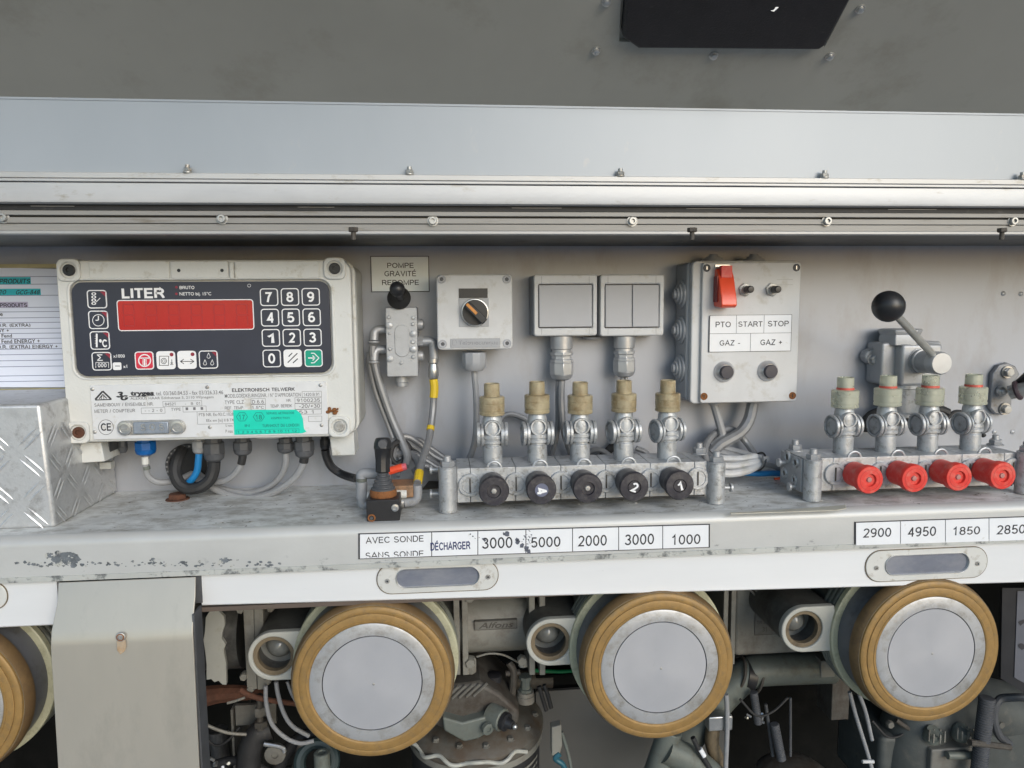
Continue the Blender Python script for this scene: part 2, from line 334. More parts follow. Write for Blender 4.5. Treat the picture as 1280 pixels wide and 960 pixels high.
m_earshade = mat('housing_side_shaded', (.10,.10,.09), .6, .05, .2, 30, (.05,.045,.04), .55, 40, .12, .2)  # ear sides darkened in colour for the shade under the flap strip
m_glass = mat('sight_glass', (.25,.255,.24), .08, 0, .2, 60, bump=.02, trans=.3)
m_inner = mat('inner_grey_paint', (.16,.156,.14), .55, .05, .15, 15, (.09,.08,.065), .56, 25, .12, .2)  # grey paint darkened to stand in for the compartment's shade
m_inner2 = mat('inner_beige_paint', (.21,.205,.18), .55, .05, .12, 15, (.12,.10,.08), .6, 25, .12, .2)  # beige paint, likewise darkened for the compartment's shade
m_innerd = mat('inner_dark_steel', (.045,.045,.045), .55, .2, .4, 30, (.09,.07,.05), .62, 40, .1, .3)
m_grime = mat('grimy_casting', (.085,.08,.07), .6, .1, .3, 40, (.05,.04,.032), .5, 50, .12, .5, 300)
m_ribm = mat('rib_grey_green', (.20,.21,.185), .5, .1, .15, 30, (.12,.12,.10), .6, 50, .1, .2)
m_greeny = mat('green_grey_casting', (.13,.145,.13), .5, .1, .15, 30, (.10,.10,.08), .6, 50, .1, .2)
m_void = mat('compartment_shade_paint', (.007,.0075,.0075), .9, 0, .3, 8, (.012,.012,.012), .6, 15, .1, .1, spec=.08)  # black surfaces, coloured darker still for the shade of the depth
m_tread = mat('checker_aluminium', (.58,.59,.60), .42, .55, .16, 60, (.36,.36,.36), .58, 60, .08, .35, 350)
m_blue2 = mat('blue_green_metal', (.03,.12,.16), .4, .2, .3, 60)
m_greenp = mat('green_tape', (.0,.16,.05), .5, bump=0)
m_concrete = mat('yard_concrete', (.30,.295,.28), .9, 0, .12, 3, (.2,.2,.19), .6, 1.5, .2, .2, 60)

# ------------------------------------------------------------ setting
struct(MB().add([(-60000,-60000,-1300),(60000,-60000,-1300),(60000,60000,-1300),(-60000,60000,-1300)], [(0,1,2,3)]).build('ground', m_concrete))
XL, XR = -1000, 1250
ZS = -218.5; YF = -172
wall = MB(); wall.box(XL, XR, 0, 8, ZS-60, 120)
struct(wall.build('cabinet_back_wall', m_wall))
struct(MB().box(XL, XR, -168, -.3, 69, 74).build('cabinet_ceiling', mat('ceiling_shade_paint', (.16,.155,.145), .5, .2, .1, 8, (.08,.075,.07), .6, 20, .1, .1)))  # ceiling shade is put into the colour, darker patches included
# shelf: a folded sheet with a rounded front edge, its lip falls a little to the right as the flap below does
prof = [(-.5, ZS), (YF+9, ZS), (YF+9, ZS-3), (-.5, ZS-3)]
sh = MB().sweepx(prof[:], XL, XR)
struct(sh.build('cabinet_shelf', m_shelf))
lp = MB()
Yl = YF-1.2
lprof = [(YF+8.9, ZS+.02)]
for i in range(1, 9):
    a = R(90*i/8); lprof.append((YF+8.9-10.1*math.sin(a), ZS-10+10.02*math.cos(a)))
lprof += [(Yl, ZS-41), (Yl+.9, ZS-41)]
for i in range(8, 0, -1):
    a = R(90*i/8); lprof.append((YF+8.9-9.1*math.sin(a), ZS-10+9.0*math.cos(a)))
m_lipc = mat('shelf_lip_chipped', (.48,.487,.48), .42, .15, .07, 9, (.10,.11,.12), .635, 45, .03, .15, 300, stretch=(1, 1, 1.6), zlim=(-.243, -.262))
lp.sweepx(lprof, XL, XR)
struct(lp.build('shelf_front_lip', m_lipc))
# paint-flaked lower edge of the lip
fl = MB(); fl.sweepx([(Yl-1.0, ZS-44), (Yl-1.0, ZS-39), (Yl+.2, ZS-38.6), (Yl+.2, ZS-44)], XL, XR)
struct(fl.build('shelf_lip_hem', mat('hem_worn', (.46,.47,.45), .45, .2, .12, 20, (.16,.17,.17), .57, 70, .05, .3, 300)))
# lower compartment shell
ZB = -900; YB = 330
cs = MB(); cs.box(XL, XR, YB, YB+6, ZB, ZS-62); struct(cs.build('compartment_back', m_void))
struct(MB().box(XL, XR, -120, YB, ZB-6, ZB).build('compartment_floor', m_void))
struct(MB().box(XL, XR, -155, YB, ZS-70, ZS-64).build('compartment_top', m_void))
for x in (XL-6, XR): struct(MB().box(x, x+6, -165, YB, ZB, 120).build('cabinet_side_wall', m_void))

# ------------------------------------------------------------ raised door
BZ0, BZ1 = 121, 186.5; YD = -178
door = thing('raised_door', 'large grey flap door raised over the cabinet with black latch pocket', 'door', (100, YD, BZ0))
th = R(30); DL = 520
dy, dz = -math.cos(th), math.sin(th)
def DP(x, t, h=0): return (x, YD+t*dy-h*dz*-1*0+h*(-math.sin(th)), BZ1+t*dz-h*math.cos(th)*1)   # h below the skin
MB().add([(XL, YD, BZ0), (XR, YD, BZ0), (XR, YD, BZ1), (XL, YD, BZ1), (XL, YD+4, BZ0), (XR, YD+4, BZ0), (XR, YD+4, BZ1+3), (XL, YD+4, BZ1+3)],
         [(0,1,2,3), (5,4,7,6), (3,2,6,7), (0,4,5,1)]).build('door_flange', m_band, door, bevel=.8)
def dtp(px, py):
    "ray from the camera hits the sloping inner skin: returns (x, t)"
    d = FW + RT*((px-640)/F) + UP*((480-py)/F)
    n = Vector((0, -dz, -dy*-1*-1)); n = Vector((0, dz, -dy))          # normal of the skin
    p0 = Vector((0, YD, BZ1)); s = (p0-CAM).dot(n)/d.dot(n); q = CAM+d*s
    return q.x, (Vector((0, q.y-YD, q.z-BZ1))).dot(Vector((0, dy, dz)))
hole = [dtp(*p) for p in ((774, 52), (1031, 58), (1073, -22), (777, -25))]
# skin with hole for the pocket
nrm = Vector((0, -math.sin(th), -math.cos(th)))              # points down and towards the viewer
def DQ(x, t, h=0): return Vector((x, YD, BZ1))+Vector((0, dy, dz))*t+nrm*h
sk = MB()
O = [(XL, 0), (XR, 0), (XR, DL), (XL, DL)]
vs = [DQ(*p) for p in O]+[DQ(*p) for p in hole]+[DQ(*p, -3) for p in O]+[DQ(*p, -3) for p in hole]
sk.add(vs, [(0,4,5,1), (1,5,6,2), (2,6,7,3), (3,7,4,0), (8,9,13,12), (9,10,14,13), (10,11,15,14), (11,8,12,15), (2,3,11,10), (3,0,8,11), (0,1,9,8), (1,2,10,9), (4,12,13,5), (5,13,14,6), (6,14,15,7), (7,15,12,4)])
sk.build('door_skin', m_door, door)
lf = MB().box(XL, XR, YD-.8, YD, BZ1-1.4, BZ1+.6); lf.build('door_edge_bead', m_band, door)
# pocket: a black tray standing through the hole
pk = [dtp(*p) for p in ((777, 40), (797, 54), (1022, 56), (1030, 50), (1068, -22), (782, -25))]
pin = [((x-hole[0][0]-120)*.94+hole[0][0]+120, (t-40)*.9+40) for x, t in pk]
pm = MB(); n = len(pk)
vs = [DQ(*p, 7) for p in pk]+[DQ(*p, -18) for p in pk]
pm.add(vs, [tuple(range(n-1, -1, -1)), tuple(range(n, 2*n))]+[(i, (i+1) % n, (i+1) % n+n, i+n) for i in range(n)])
pm.build('latch_pocket', mat('pocket_black_plastic', (.012,.011,.014), .5, 0, .3, 50, (.03,.028,.03), .66, 300, .1, .5, 700), door, bevel=2.5, seg=3)
bk_ = MB(); vs = [DQ(hole[0][0]-15, hole[0][1]-12, -4), DQ(hole[1][0]+40, hole[0][1]-12, -4), DQ(hole[1][0]+70, 150, -4), DQ(hole[0][0]-15, 150, -4)]; bk_.add(vs+[v+nrm*-2 for v in vs], [(0,1,2,3), (7,6,5,4)]); bk_.build('pocket_backing', m_door, door)
ch = MB(); c = DQ(*dtp(966, 3), 7.4); ch.add([c+Vector(q) for q in ((-4, -1, -2), (-1, -1, -1.2), (1, -1, 1.8), (4.6, -1, 2.4), (1.6, -1, -.5), (-.8, -1, -2.6))], [(0,1,2,3,4,5)]); ch.build('paint_chip', m_label, door)
for p in ((758, 2), (745, 63), (892, 69), (1037, 70), (1075, 11)):
    x, t = dtp(*p); b = MB(); c = DQ(x, t, 0); b.lathe(c, nrm, [(0, 4.2), (1.2, 4.0)], 16); b.lathe(c, nrm, [(1.2, 3.2), (3.2, 2.8), (4.0, 1.6), (4.2, .01)], 14); b.build('rivet_screw', m_steel, door)

# ------------------------------------------------------------ hinge extrusion
hr = thing('hinge_extrusion', 'long weathered aluminium hinge profile under the raised door', 'profile', (100, -175, 70))
MB().box(XL, XR, -186, -168, 115.5, 120.8).build('top_ledge', m_alu, hr, bevel=.6)
MB().box(XL, XR, -188, -170, 112.2, 114.8).build('ledge_bead', m_alu, hr, bevel=.5)
fp = [(-186.5, 111.4), (-187.5, 96), (-189, 94), (-186, 93), (-178, 93), (-178, 111.4)]
MB().sweepx(fp, XL, XR).build('face_plate', m_alu, hr, bevel=.4)
MB().box(XL, XR, -180, -172, 88, 92.9).build('gap_shade_strip', m_blackr, hr)  # black strip stands in for the shaded gap below the face plate
hd = MB()
for i in range(5): q_ = -395+i*210+random.random()*80; hd.box(q_, q_+30+random.random()*50, -180.8, -180, 91.0, 91.5)
hd.build('dried_sealant', m_alu2, hr)
rail = thing('lower_rail', 'grooved aluminium rail with socket screws above the instruments', 'rail', (100, -175, 66))
MB().box(XL, XR, -179, -166, 83.5, 88).build('rail_top_rib', m_alu2, rail, bevel=.5)
MB().box(XL, XR, -177, -165, 76.6, 81.8).build('rail_face', m_alu2, rail, bevel=.4)
MB().box(XL, XR, -175.6, -166.5, 70, 76.2).build('rail_lower_face', m_alu2, rail, bevel=.4)
MB().box(XL, XR, -174, -167, 69.6, 83.6).build('rail_core', mat('rail_groove', (.05,.045,.04), .6), rail)
MB().box(XL, XR, -179, -168, 66.4, 69.8).build('rail_bottom_bead', mat('rail_bead', (.40,.40,.40), .45, .3, .05, 30), rail, bevel=.8)
def head_screw(name, c, r, parent, m=m_zinc, ax=YM, h=4.5):
    b = MB().lathe(c, ax, [(0, r*1.35), (.8, r*1.35), (.81, r), (h-.5, r), (h, r*.88), (h+.01, r*.5), (h-2, r*.48), (h-2.01, .01)], 18); return b.build(name, m, parent)
for px, py in ((5, 272), (278, 273.5), (541, 276), (790, 276.5), (1033, 276.5), (1265, 276.5)):
    head_screw('socket_screw', W(px, py, -176.5), 3.9, rail)
for px, py in ((235, 213), (512, 217.5), (775, 219.5), (1030, 220), (1277, 221)):
    c = W(px, py, -183); b = MB(); b.lathe((c.x, -184, 120.8), ZP, [(0, 4.2), (1, 4.2)], 16); b.hexa((c.x, -184, 121.8), ZP, 3.6, 3.9); b.cyl((c.x, -184, 125), (c.x, -184, 128.2), 2.3, n=12); b.build('hinge_nut', m_zinc, hr)
for px in (442, 865, 1252):
    c = WZ(px, 297, 60); b = MB().hexa((c.x, c.y, 69), -ZP, 4, 4.6); b.cyl((c.x, c.y, 66), (c.x, c.y, 58), 2.2, n=10)
    tag(b.build('ceiling_bolt', m_grime, None, origin=(c.x, c.y, 69)), {442: 'dull bolt hanging from dark ceiling above the white sign', 865: 'dull bolt hanging from dark ceiling above the red guarded switch', 1252: 'dull bolt hanging from dark ceiling at the far right'}[px], 'bolt', 'bolts hanging from the cabinet ceiling')

# ------------------------------------------------------------ lower flap strip with flush handles
def strip(name, pts_top, pts_bot, Y, label, x0, x1):
    t = thing(name, label, 'flap', ((x0+x1)/2, Y, pts_top[0]))
    a = MB(); zt0, zt1 = pts_top; zb0, zb1 = pts_bot
    prof = lambda zt, zb: [(Y+6, zt), (Y, zt), (Y, zb+7), (Y-.6, zb+1.2), (Y+.4, zb), (Y+6, zb+.2)]
    p, q = prof(zt0, zb0), prof(zt1, zb1); n = len(p)
    a.add([(x0, *k) for k in p]+[(x1, *k) for k in q], [tuple(range(n)), tuple(range(2*n-1, n-1, -1))]+[(i, i+n, (i+1) % n+n, (i+1) % n) for i in range(n)])
    a.build('flap_sheet', m_trim, t)
    return t
YT = YF+3.5
a0, a1 = W(250, 757, YT), W(1280, 728, YT); sl = (a1.z-a0.z)/(a1.x-a0.x)
xr0, xr1 = a0.x+2, XR-5
s1 = strip('lower_flap', (ZS-36, ZS-36), (a0.z, a0.z+(xr1-a0.x)*sl), YT, 'bright white lower flap strip with recessed oval handles under the shelf', xr0, xr1)
b0 = W(30, 783, YT); s2 = strip('side_flap', (ZS-36, ZS-36), (b0.z, b0.z), YT, 'white flap strip left of the bent steel plate', XL+5, W(75, 783, YT).x)
MB().box(a0.x-3, xr1, YT+1, YT+9, a0.z-7, a0.z-2.5).build('flap_seal_edge', mat('brown_edge', (.10,.075,.06), .6), s1)
MB().box(xr0-9, xr0+1, YT-1, YT+5, ZS-74, ZS-38).build('flap_end_cap', m_dark, s1, bevel=.5)
def flush_handle(parent, cx, cy, w=151, inner=103, hin=23):
    Y = YT-1.6; k = K(cx, cy, Y); c = W(cx, cy, Y)
    fx0, fx1 = c.x-w*k/2, c.x+w*k/2; zt, zb = c.z+19*k, c.z-18*k
    ro = 17.5*k
    o = []
    for a in range(0, 91, 9): o.append((fx1-26*k+26*k*math.cos(R(90-a)), zb+ro*1.55-ro*1.55*math.sin(R(a))*0-0) if False else None)
    outer = rrect(fx0, fx1, zb, zt, 17.9*k, 8); inn = rrect(c.x-inner*k/2, c.x+inner*k/2, c.z-hin*k/2+1, c.z+hin*k/2+1, hin*k/2-.2, 8)
    h = MB().frame(outer, inn, Y, YT+.5).build('handle_plate', m_trim2, parent, bevel=.5)
    MB().frame(rrect(fx0-.8, fx1+.8, zb-.8, zt+.8, 18.6*k, 8), rrect(fx0-.1, fx1+.1, zb-.1, zt+.1, 18*k, 8), YT-.9, YT-.05).build('gasket_line', m_brown, h)
    # pocket
    MB().prism(inn, YT-.3, YT-.1).build('handle_pocket', m_pocket, h)
    MB().frame([((x-c.x)*1.02+c.x, (z-c.z-1)*1.06+c.z+1) for x, z in inn], inn, Y-1.2, Y+.1).build('pocket_rim', m_steel, h, bevel=.3)
    for sx in (-1, 1): head_screw('handle_screw', (c.x+sx*(w/2-12.5)*k, Y, c.z-1), 1.9, h, ax=YM, h=1.2)
m_trim2 = mat('handle_plate_paint', (.60,.60,.575), .4, .15, .06, 20, (.34,.30,.24), .62, 70, .07, .15, 400)
m_pocket = mat('pocket_metal', (.17,.185,.23), .42, .3, .14, 22, (.27,.28,.31), .60, 30, .14, .05, stretch=(.5, 1, 1))
flush_handle(s1, 547.5, 722.5); flush_handle(s1, 1159, 706)
c = W(-64, 748, YT); flush_handle(s2, -64, 748, 146)

# ------------------------------------------------------------ bent stainless plate
bp = thing('bent_plate', 'bent stainless steel plate hanging in front of the lower flap at left', 'plate', (-330, -190, -400))
pt = [(-176.4, ZS-44.5), (-184, ZS-62), (-193, ZS-86), (-196, ZS-93), (-197, ZS-100), (-198, -640)]
x0 = [W(72, 722, -177).x, W(70, 752, -186).x, W(63, 775, -193).x, W(62.5, 785, -196).x, W(62, 792, -197).x, W(72, 1010, -198).x]
x1 = [W(244, 720, -177).x, W(243, 750, -186).x, W(240.5, 775, -193).x, W(240.5, 785, -196).x, W(241, 792, -197).x, W(250, 1010, -198).x]
a = MB(); n = len(pt)
vs = []
for i in range(n): vs += [(x0[i], pt[i][0], pt[i][1]), (x1[i], pt[i][0], pt[i][1]), (x1[i], pt[i][0]+2, pt[i][1]-.5), (x0[i], pt[i][0]+2, pt[i][1]-.5)]
fs = [(0, 3, 2, 1), tuple(4*(n-1)+k for k in (0, 1, 2, 3))]
for i in range(n-1):
    for k in range(4): fs.append((4*i+k, 4*i+(k+1) % 4, 4*i+4+(k+1) % 4, 4*i+4+k))
a.add(vs, fs); a.build('plate_sheet', m_plate, bp, ang=50, bevel=.5)
MB().box(x1[2]-.5, x1[2]+1.5, -192, -170, -640, ZS-76).build('plate_side_return', m_dark, bp)
c = W(151, 796, -197.3); b = MB(); b.lathe(c, YM, [(0, 4.6), (1, 4.4), (1.6, 3), (1.7, 1.2), (.6, 1.1), (.6, .01)], 20); b.build('plate_rivet', m_zinc, bp); MB().ring(c+YM*1.0, YM, 3.0, .8, 20, 6).build('rivet_rust', m_rusto, bp)
c2 = W(152, 810, -198.3); b = MB(); b.add([(c2.x-4, c2.y, c2.z+7), (c2.x-4.2, c2.y, c2.z-2), (c2.x-1.5, c2.y, c2.z-6.5), (c2.x+2, c2.y, c2.z-4), (c2.x+4.4, c2.y, c2.z+1), (c2.x+4, c2.y, c2.z+8)], [(0,1,2,3,4,5)]); b.build('rust_stain', mat('rust_stain_brown', (.36,.22,.11), .6, 0, .3, 200, (.42,.37,.29), .52, 150, .2, .1), bp)

# ------------------------------------------------------------ checker-plate cover
cx = -398; ztop = W(50, 505, -143).z
cp = thing('checker_plate_cover', 'silver checker plate box standing on the shelf at far left', 'cover', (-480, -70, ZS))
a = MB(); sidex = cx; fy = -143
xt = W(50, 505, fy).x; xb = WZ(61, 663, ZS+1).x
a.add([(XL+20, fy, ZS), (xb, fy, ZS), (xb+1, -1, ZS), (XL+20, -1, ZS), (XL+20, fy, ztop), (xt, fy, ztop), (xt+1, -1, ztop), (XL+20, -1, ztop)],
      [(0,3,2,1), (4,5,6,7), (0,1,5,4), (1,2,6,5), (2,3,7,6), (3,0,4,7)])
a.build('cover_sheet', m_tread, cp, bevel=3.5, seg=3)
tr = MB(); rnd = random.Random(3)
def lens(c, d, nrm, L, w=1.4, h=.9):
    c = Vector(c); d = Vector(d).normalized(); nrm = Vector(nrm); u = d.cross(nrm).normalized()
    ts = [-1, -.6, -.2, .2, .6, 1]; vs = []; fs = []
    for t in ts:
        ww = w*math.sqrt(max(0, 1-t*t))+.05
        vs += [c+d*(t*L/2)-u*ww, c+d*(t*L/2)+nrm*(h*math.sqrt(max(0, 1-t*t))+.02), c+d*(t*L/2)+u*ww]
    for i in range(5): fs += [(3*i, 3*i+3, 3*i+4, 3*i+1), (3*i+1, 3*i+4, 3*i+5, 3*i+2)]
    tr.add(vs, fs)
st = 31.0; i = 0
for iz in range(6):
    z = ZS+10+iz*st*.86
    for ix in range(8):
        x = xt-12-ix*st; dr = (1, 0, 1) if (ix+iz) % 2 else (1, 0, -1)
        if z > ztop-8: continue
        off = Vector((1, 0, 1)).cross(YM) if (ix+iz) % 2 else Vector((1, 0, -1)).cross(YM)
        for s_ in (-3, 3): lens(Vector((x, fy-.1, z))+off.normalized()*s_, dr, (0, -1, 0), 26)
    for iy in range(5):
        y = fy+14+iy*st*.93; x = xb+(xt-xb)*(z-ZS)/(ztop-ZS)+.2; dr = (0, 1, 1) if (iy+iz) % 2 else (0, 1, -1)
        if z > ztop-10: continue
        off = Vector(dr).cross(XP).normalized()
        for s_ in (-3, 3): lens(Vector((x+.6, y, z))+off*s_, dr, (1, 0, 0), 26)
o = tr.build('raised_tread', m_tread, cp); 

# ------------------------------------------------------------ product list sheet
pl = thing('product_list', 'laminated ruled product list taped to the wall at far left', 'paper sheet', tuple(W(20, 410, -1)))
YPp = -3.0
p4 = [W(-60, 332, YPp), W(88, 337, YPp), W(84, 484, YPp), W(-60, 484, YPp)]
MB().prism([(p.x, p.z) for p in p4], YPp, YPp+1).build('sheet', m_paper, pl)
tp = MB(); x_0, x_1, z_0, z_1 = RC(-60, 486, 90, 489, -2); tp.box(x_0, x_1, -2.2, -1, z_0, z_1); x_0, x_1, z_0, z_1 = RC(-60, 332, 80, 335, -2); tp.box(x_0, x_1, -4, -1, z_0, z_1+1.5); tp.build('yellowed_tape', mat('yellow_tape_old', (.40,.36,.20), .4, 0, .2, 40), pl)
lines = MB()
for y in (345.5, 355, 369, 384, 389.5, 397, 403, 410.5, 416.5, 423, 429.5, 436, 443, 450.5, 458, 469.5, 476.5): 
    x_0, x_1, z_0, z_1 = RC(-60, y, 82, y+.8, YPp); lines.box(x_0, x_1-2, YPp-.25, YPp+.1, z_0, z_1)
lines.build('ruled_line', mat('rule_ink', (.22,.25,.36), .6, bump=0), pl)
hl = MB(); x_0, x_1, z_0, z_1 = RC(-30, 346.5, 38.5, 355.5, YPp); hl.box(x_0, x_1, YPp-.4, YPp, z_0, z_1); x_0, x_1, z_0, z_1 = RC(-30, 361, 51, 369, YPp); hl.box(x_0, x_1, YPp-.4, YPp, z_0, z_1)
hl.build('turquoise_highlight', mat('turquoise_marker', (.03,.42,.50), .6, bump=0), pl)
h2 = MB(); x_0, x_1, z_0, z_1 = RC(-30, 377.5, 35, 384.5, YPp); h2.box(x_0, x_1, YPp-.4, YPp, z_0, z_1); h2.build('violet_highlight', mat('violet_marker', (.42,.40,.56), .6, bump=0), pl)
tx = MB()
tx.text('PRODUITS', (-1, 348, 38, 354.5), YPp-.5, .012, .25); tx.text('20', (-3, 362.5, 8, 368), YPp-.5, 0, .3); tx.text('GCG-848', (20, 362.5, 50, 368), YPp-.5, .01, .3)
tx.text('PRODUITS', (0, 378.5, 34, 384), YPp-.5, .015); tx.text('e', (0, 391.5, 3.5, 395), YPp-.3, .015)
for s_, a, b, c, d in (('D.R. (EXTRA)', -3, 404, 38, 409), ('GY +', -3, 410.5, 11, 415.5), ('Fend', 2, 417.5, 15, 422), ('Fend ENERGY +', 2, 424, 50, 429), ('D.R. (EXTRA) ENERGY +', -3, 430.5, 72, 436)): tx.text(s_, (a, b, c, d), YPp-.3, .012)
tx.build('typed_text', m_ink, pl)

# ------------------------------------------------------------ litre counter
YC = -90
lc = thing('litre_counter', 'cream cast litre counter with red display and dark keypad', 'meter', tuple(W(260, 550, -45)))
x0_, x1_, z0_, z1_ = RC(77, 325, 441, 549.5, YC)
MB().prism(rrect(x0_+4, x1_+3, z0_+2, z1_-3, 12), -66, -6).build('housing', m_creamd, lc, bevel=2, seg=3)
MB().frame(rrect(x0_+2, x1_+2.5, z0_+.5, z1_, 13, 6), rrect(x0_+20, x1_-20, z0_+20, z1_-20, 5, 6), -72, -64).build('housing_flange', m_cream, lc, bevel=1.2, seg=3)
# lid with recessed panel field
lid = rrect(x0_, x1_, z0_, z1_, 13, 6)
pan = RC(93, 352, 413, 468, YC)
inner = rrect(pan[0]-2, pan[1]+2, pan[2]-2, pan[3]+2, 12, 6)
MB().frame(lid, inner, YC, -73).build('lid', m_cream, lc, bevel=2.6, seg=4)
MB().box(x0_+8, x1_-8, YC+4, -73, z0_+8, z1_-8).build('lid_floor', m_cream, lc)
MB().frame(rrect(pan[0]-5, pan[1]+5, pan[2]-4, pan[3]+4, 14, 6), inner, YC-1.3, YC+.5).build('panel_surround', m_cream, lc, bevel=.9, seg=3)
for (px, py, rx) in ((85, 337.5, 0), (418, 335.5, 0), (97, 541, 1), (424, 533.5, 1)):
    c = W(px, py, YC-3); b = MB().frame(rrect(c.x-11.4, c.x+11.4, c.z-11.4, c.z+11.4, 6, 6), circ(c.x, c.z, 8.2, 28), YC-3.2, -74).build('corner_boss', m_cream, lc, bevel=1)
    d = MB().lathe((c.x, YC+2, c.z), YM, [(0, 8.4), (.2, 8.4), (.2, .01)], 20).build('boss_floor', m_rust if rx and px < 200 else m_black, b)  # black floors stand in for the shade of deeper holes; rust is real
    s_ = MB().lathe((c.x, YC+1, c.z), YM, [(0, 6), (3, 6), (3.6, 5.2), (3.6, 2.8), (1.6, 2.6), (1.6, .01)], 18).build('lid_screw', m_rust if (px, py) == (97, 541) else (m_black if not rx else m_zinc), b)
# top ridge plates
for xa, xb_, ya in ((112, 212, 0), (214, 286, 1.5), (294, 399, .8)):
    a_, b_, c_, d_ = RC(xa, 326.5, xb_, 348, YC); MB().prism(rrect(a_, b_, c_, d_, 1.5, 2), YC-1.6-ya*.4, YC+.5).build('ridge_plate', m_cream, lc, bevel=.7)
hl_ = MB()
for px in (223.5, 277.5): c = W(px, 338, YC-2.3); hl_.lathe(c, YM, [(0, 1.8), (.25, 1.8)], 12)
c = W(291, 339, YC-1)
hl_.build('drilled_hole', m_black, lc)
MB().box(c.x-3, c.x+1.5, YC-3, YC, c.z-8, c.z+9).build('ridge_clip', m_cream, lc, bevel=.8)
# keypad panel
YPN = YC-1.0
pn = MB().prism(rrect(pan[0], pan[1], pan[2], pan[3], 11, 7), YPN, YC+4).build('keypad_panel', m_panel, lc, bevel=.4)
pr = MB()    # white print
def krect(x0, y0, x1, y1, name, m, Y=YPN, rim=m_white, rad=2.6, t=1.0):
    a_, b_, c_, d_ = RC(x0, y0, x1, y1, Y)
    k = MB().prism(rrect(a_+t*.7, b_-t*.7, c_+t*.7, d_-t*.7, rad, 4), Y-.7, Y).build(name, m, pn, bevel=.25)
    MB().frame(rrect(a_, b_, c_, d_, rad+.7, 4), rrect(a_+t, b_-t, c_+t, d_-t, rad-.2, 4), Y-.8, Y).build('key_rim', rim, k)
    return k
YK = YPN-.75
dk = krect(147, 374.5, 317.5, 413, 'display_window', m_lcd, t=.9)
# seven segment ghosts
seg = MB(); 
for i in range(6):
    cxp = 161.5+i*28.3; a_, b_, c_, d_ = RC(cxp-8, 379.5, cxp+7, 408, YPN-.72)
    zm = (c_+d_)/2; 
    on = [1]*7
    for q, r_ in enumerate(((a_+1, b_-1, d_-1.3, d_), (a_+1, b_-1, zm-.6, zm+.6), (a_+1, b_-1, c_, c_+1.3), (a_, a_+1.4, zm+1, d_-1), (b_-1.4, b_, zm+1, d_-1), (a_, a_+1.4, c_+1, zm-1), (b_-1.4, b_, c_+1, zm-1))):
        if not (i % 2 and q == 2): seg.quad(r_[0], r_[1], r_[2], r_[3], YPN-.75)
seg.build('segment_digit', m_lcd2, dk)
nums = '789456123'
for i in range(12):
    r_, c_ = divmod(i, 3); xo = [325.2, 351.3, 377.3][c_]+r_*1.15; yo = [360.5, 386, 411.3, 437][r_]-c_*.25
    rect = (xo, yo, xo+22.6, yo+22)
    if i < 10:
        k = krect(*rect, 'number_key', m_panel); t_ = MB().text((nums+'0')[i], (xo+6.6, yo+4.6, xo+15.4, yo+17.4), YK, .022).build('digit', m_white, k)
    elif i == 10:
        k = krect(*rect, 'clear_key', m_white); t_ = MB()
        for (ax_, ay_, bx_, by_) in ((6, 9, 10.5, 4.5), (5, 16.5, 17, 4.8), (11.5, 17, 17.5, 11.5)):
            p, q = W(xo+ax_, yo+ay_, YK), W(xo+bx_, yo+by_, YK); u = Vector((q.z-p.z, 0, p.x-q.x)).normalized()*.5
            t_.add([p-u+YM*.12, p+u+YM*.12, q+u+YM*.12, q-u+YM*.12], [(0,1,2,3)])
        t_.build('stroke_mark', m_ink, k)
    else:
        k = krect(*rect, 'enter_key', m_green); t_ = MB()
        def seg2(mb, a_, b_, w=.5):
            p, q = W(*a_, YK), W(*b_, YK); u = Vector((q.z-p.z, 0, p.x-q.x)).normalized()*w
            mb.add([p-u+YM*.12, p+u+YM*.12, q+u+YM*.12, q-u+YM*.12], [(0,3,2,1)])
        P_ = [(8, 5), (12, 5), (18, 11), (12, 17), (8, 17)]
        for j in range(4): seg2(t_, (xo+P_[j][0], yo+P_[j][1]), (xo+P_[j+1][0], yo+P_[j+1][1]))
        seg2(t_, (xo+4.5, yo+11), (xo+13, yo+11), .6); seg2(t_, (xo+10, yo+8), (xo+13, yo+11)); seg2(t_, (xo+10, yo+14), (xo+13, yo+11))
        t_.build('arrow_mark', m_white, k)
def seg2(mb, a_, b_, w=.35, Y=None):
    Y = YK if Y is None else Y
    p, q = W(*a_, Y), W(*b_, Y); u = Vector((q.z-p.z, 0, p.x-q.x)).normalized()*w
    mb.add([p-u+YM*.12, p+u+YM*.12, q+u+YM*.12, q-u+YM*.12], [(0,3,2,1)])
def arc(mb, cx_, cy_, r, a0=0, a1=360, w=.35, n=20, Y=None, sx=1):
    P_ = [(cx_+sx*r*math.cos(R(a0+(a1-a0)*i/n)), cy_+r*math.sin(R(a0+(a1-a0)*i/n))) for i in range(n+1)]
    for i in range(n): seg2(mb, P_[i], P_[i+1], w, Y)
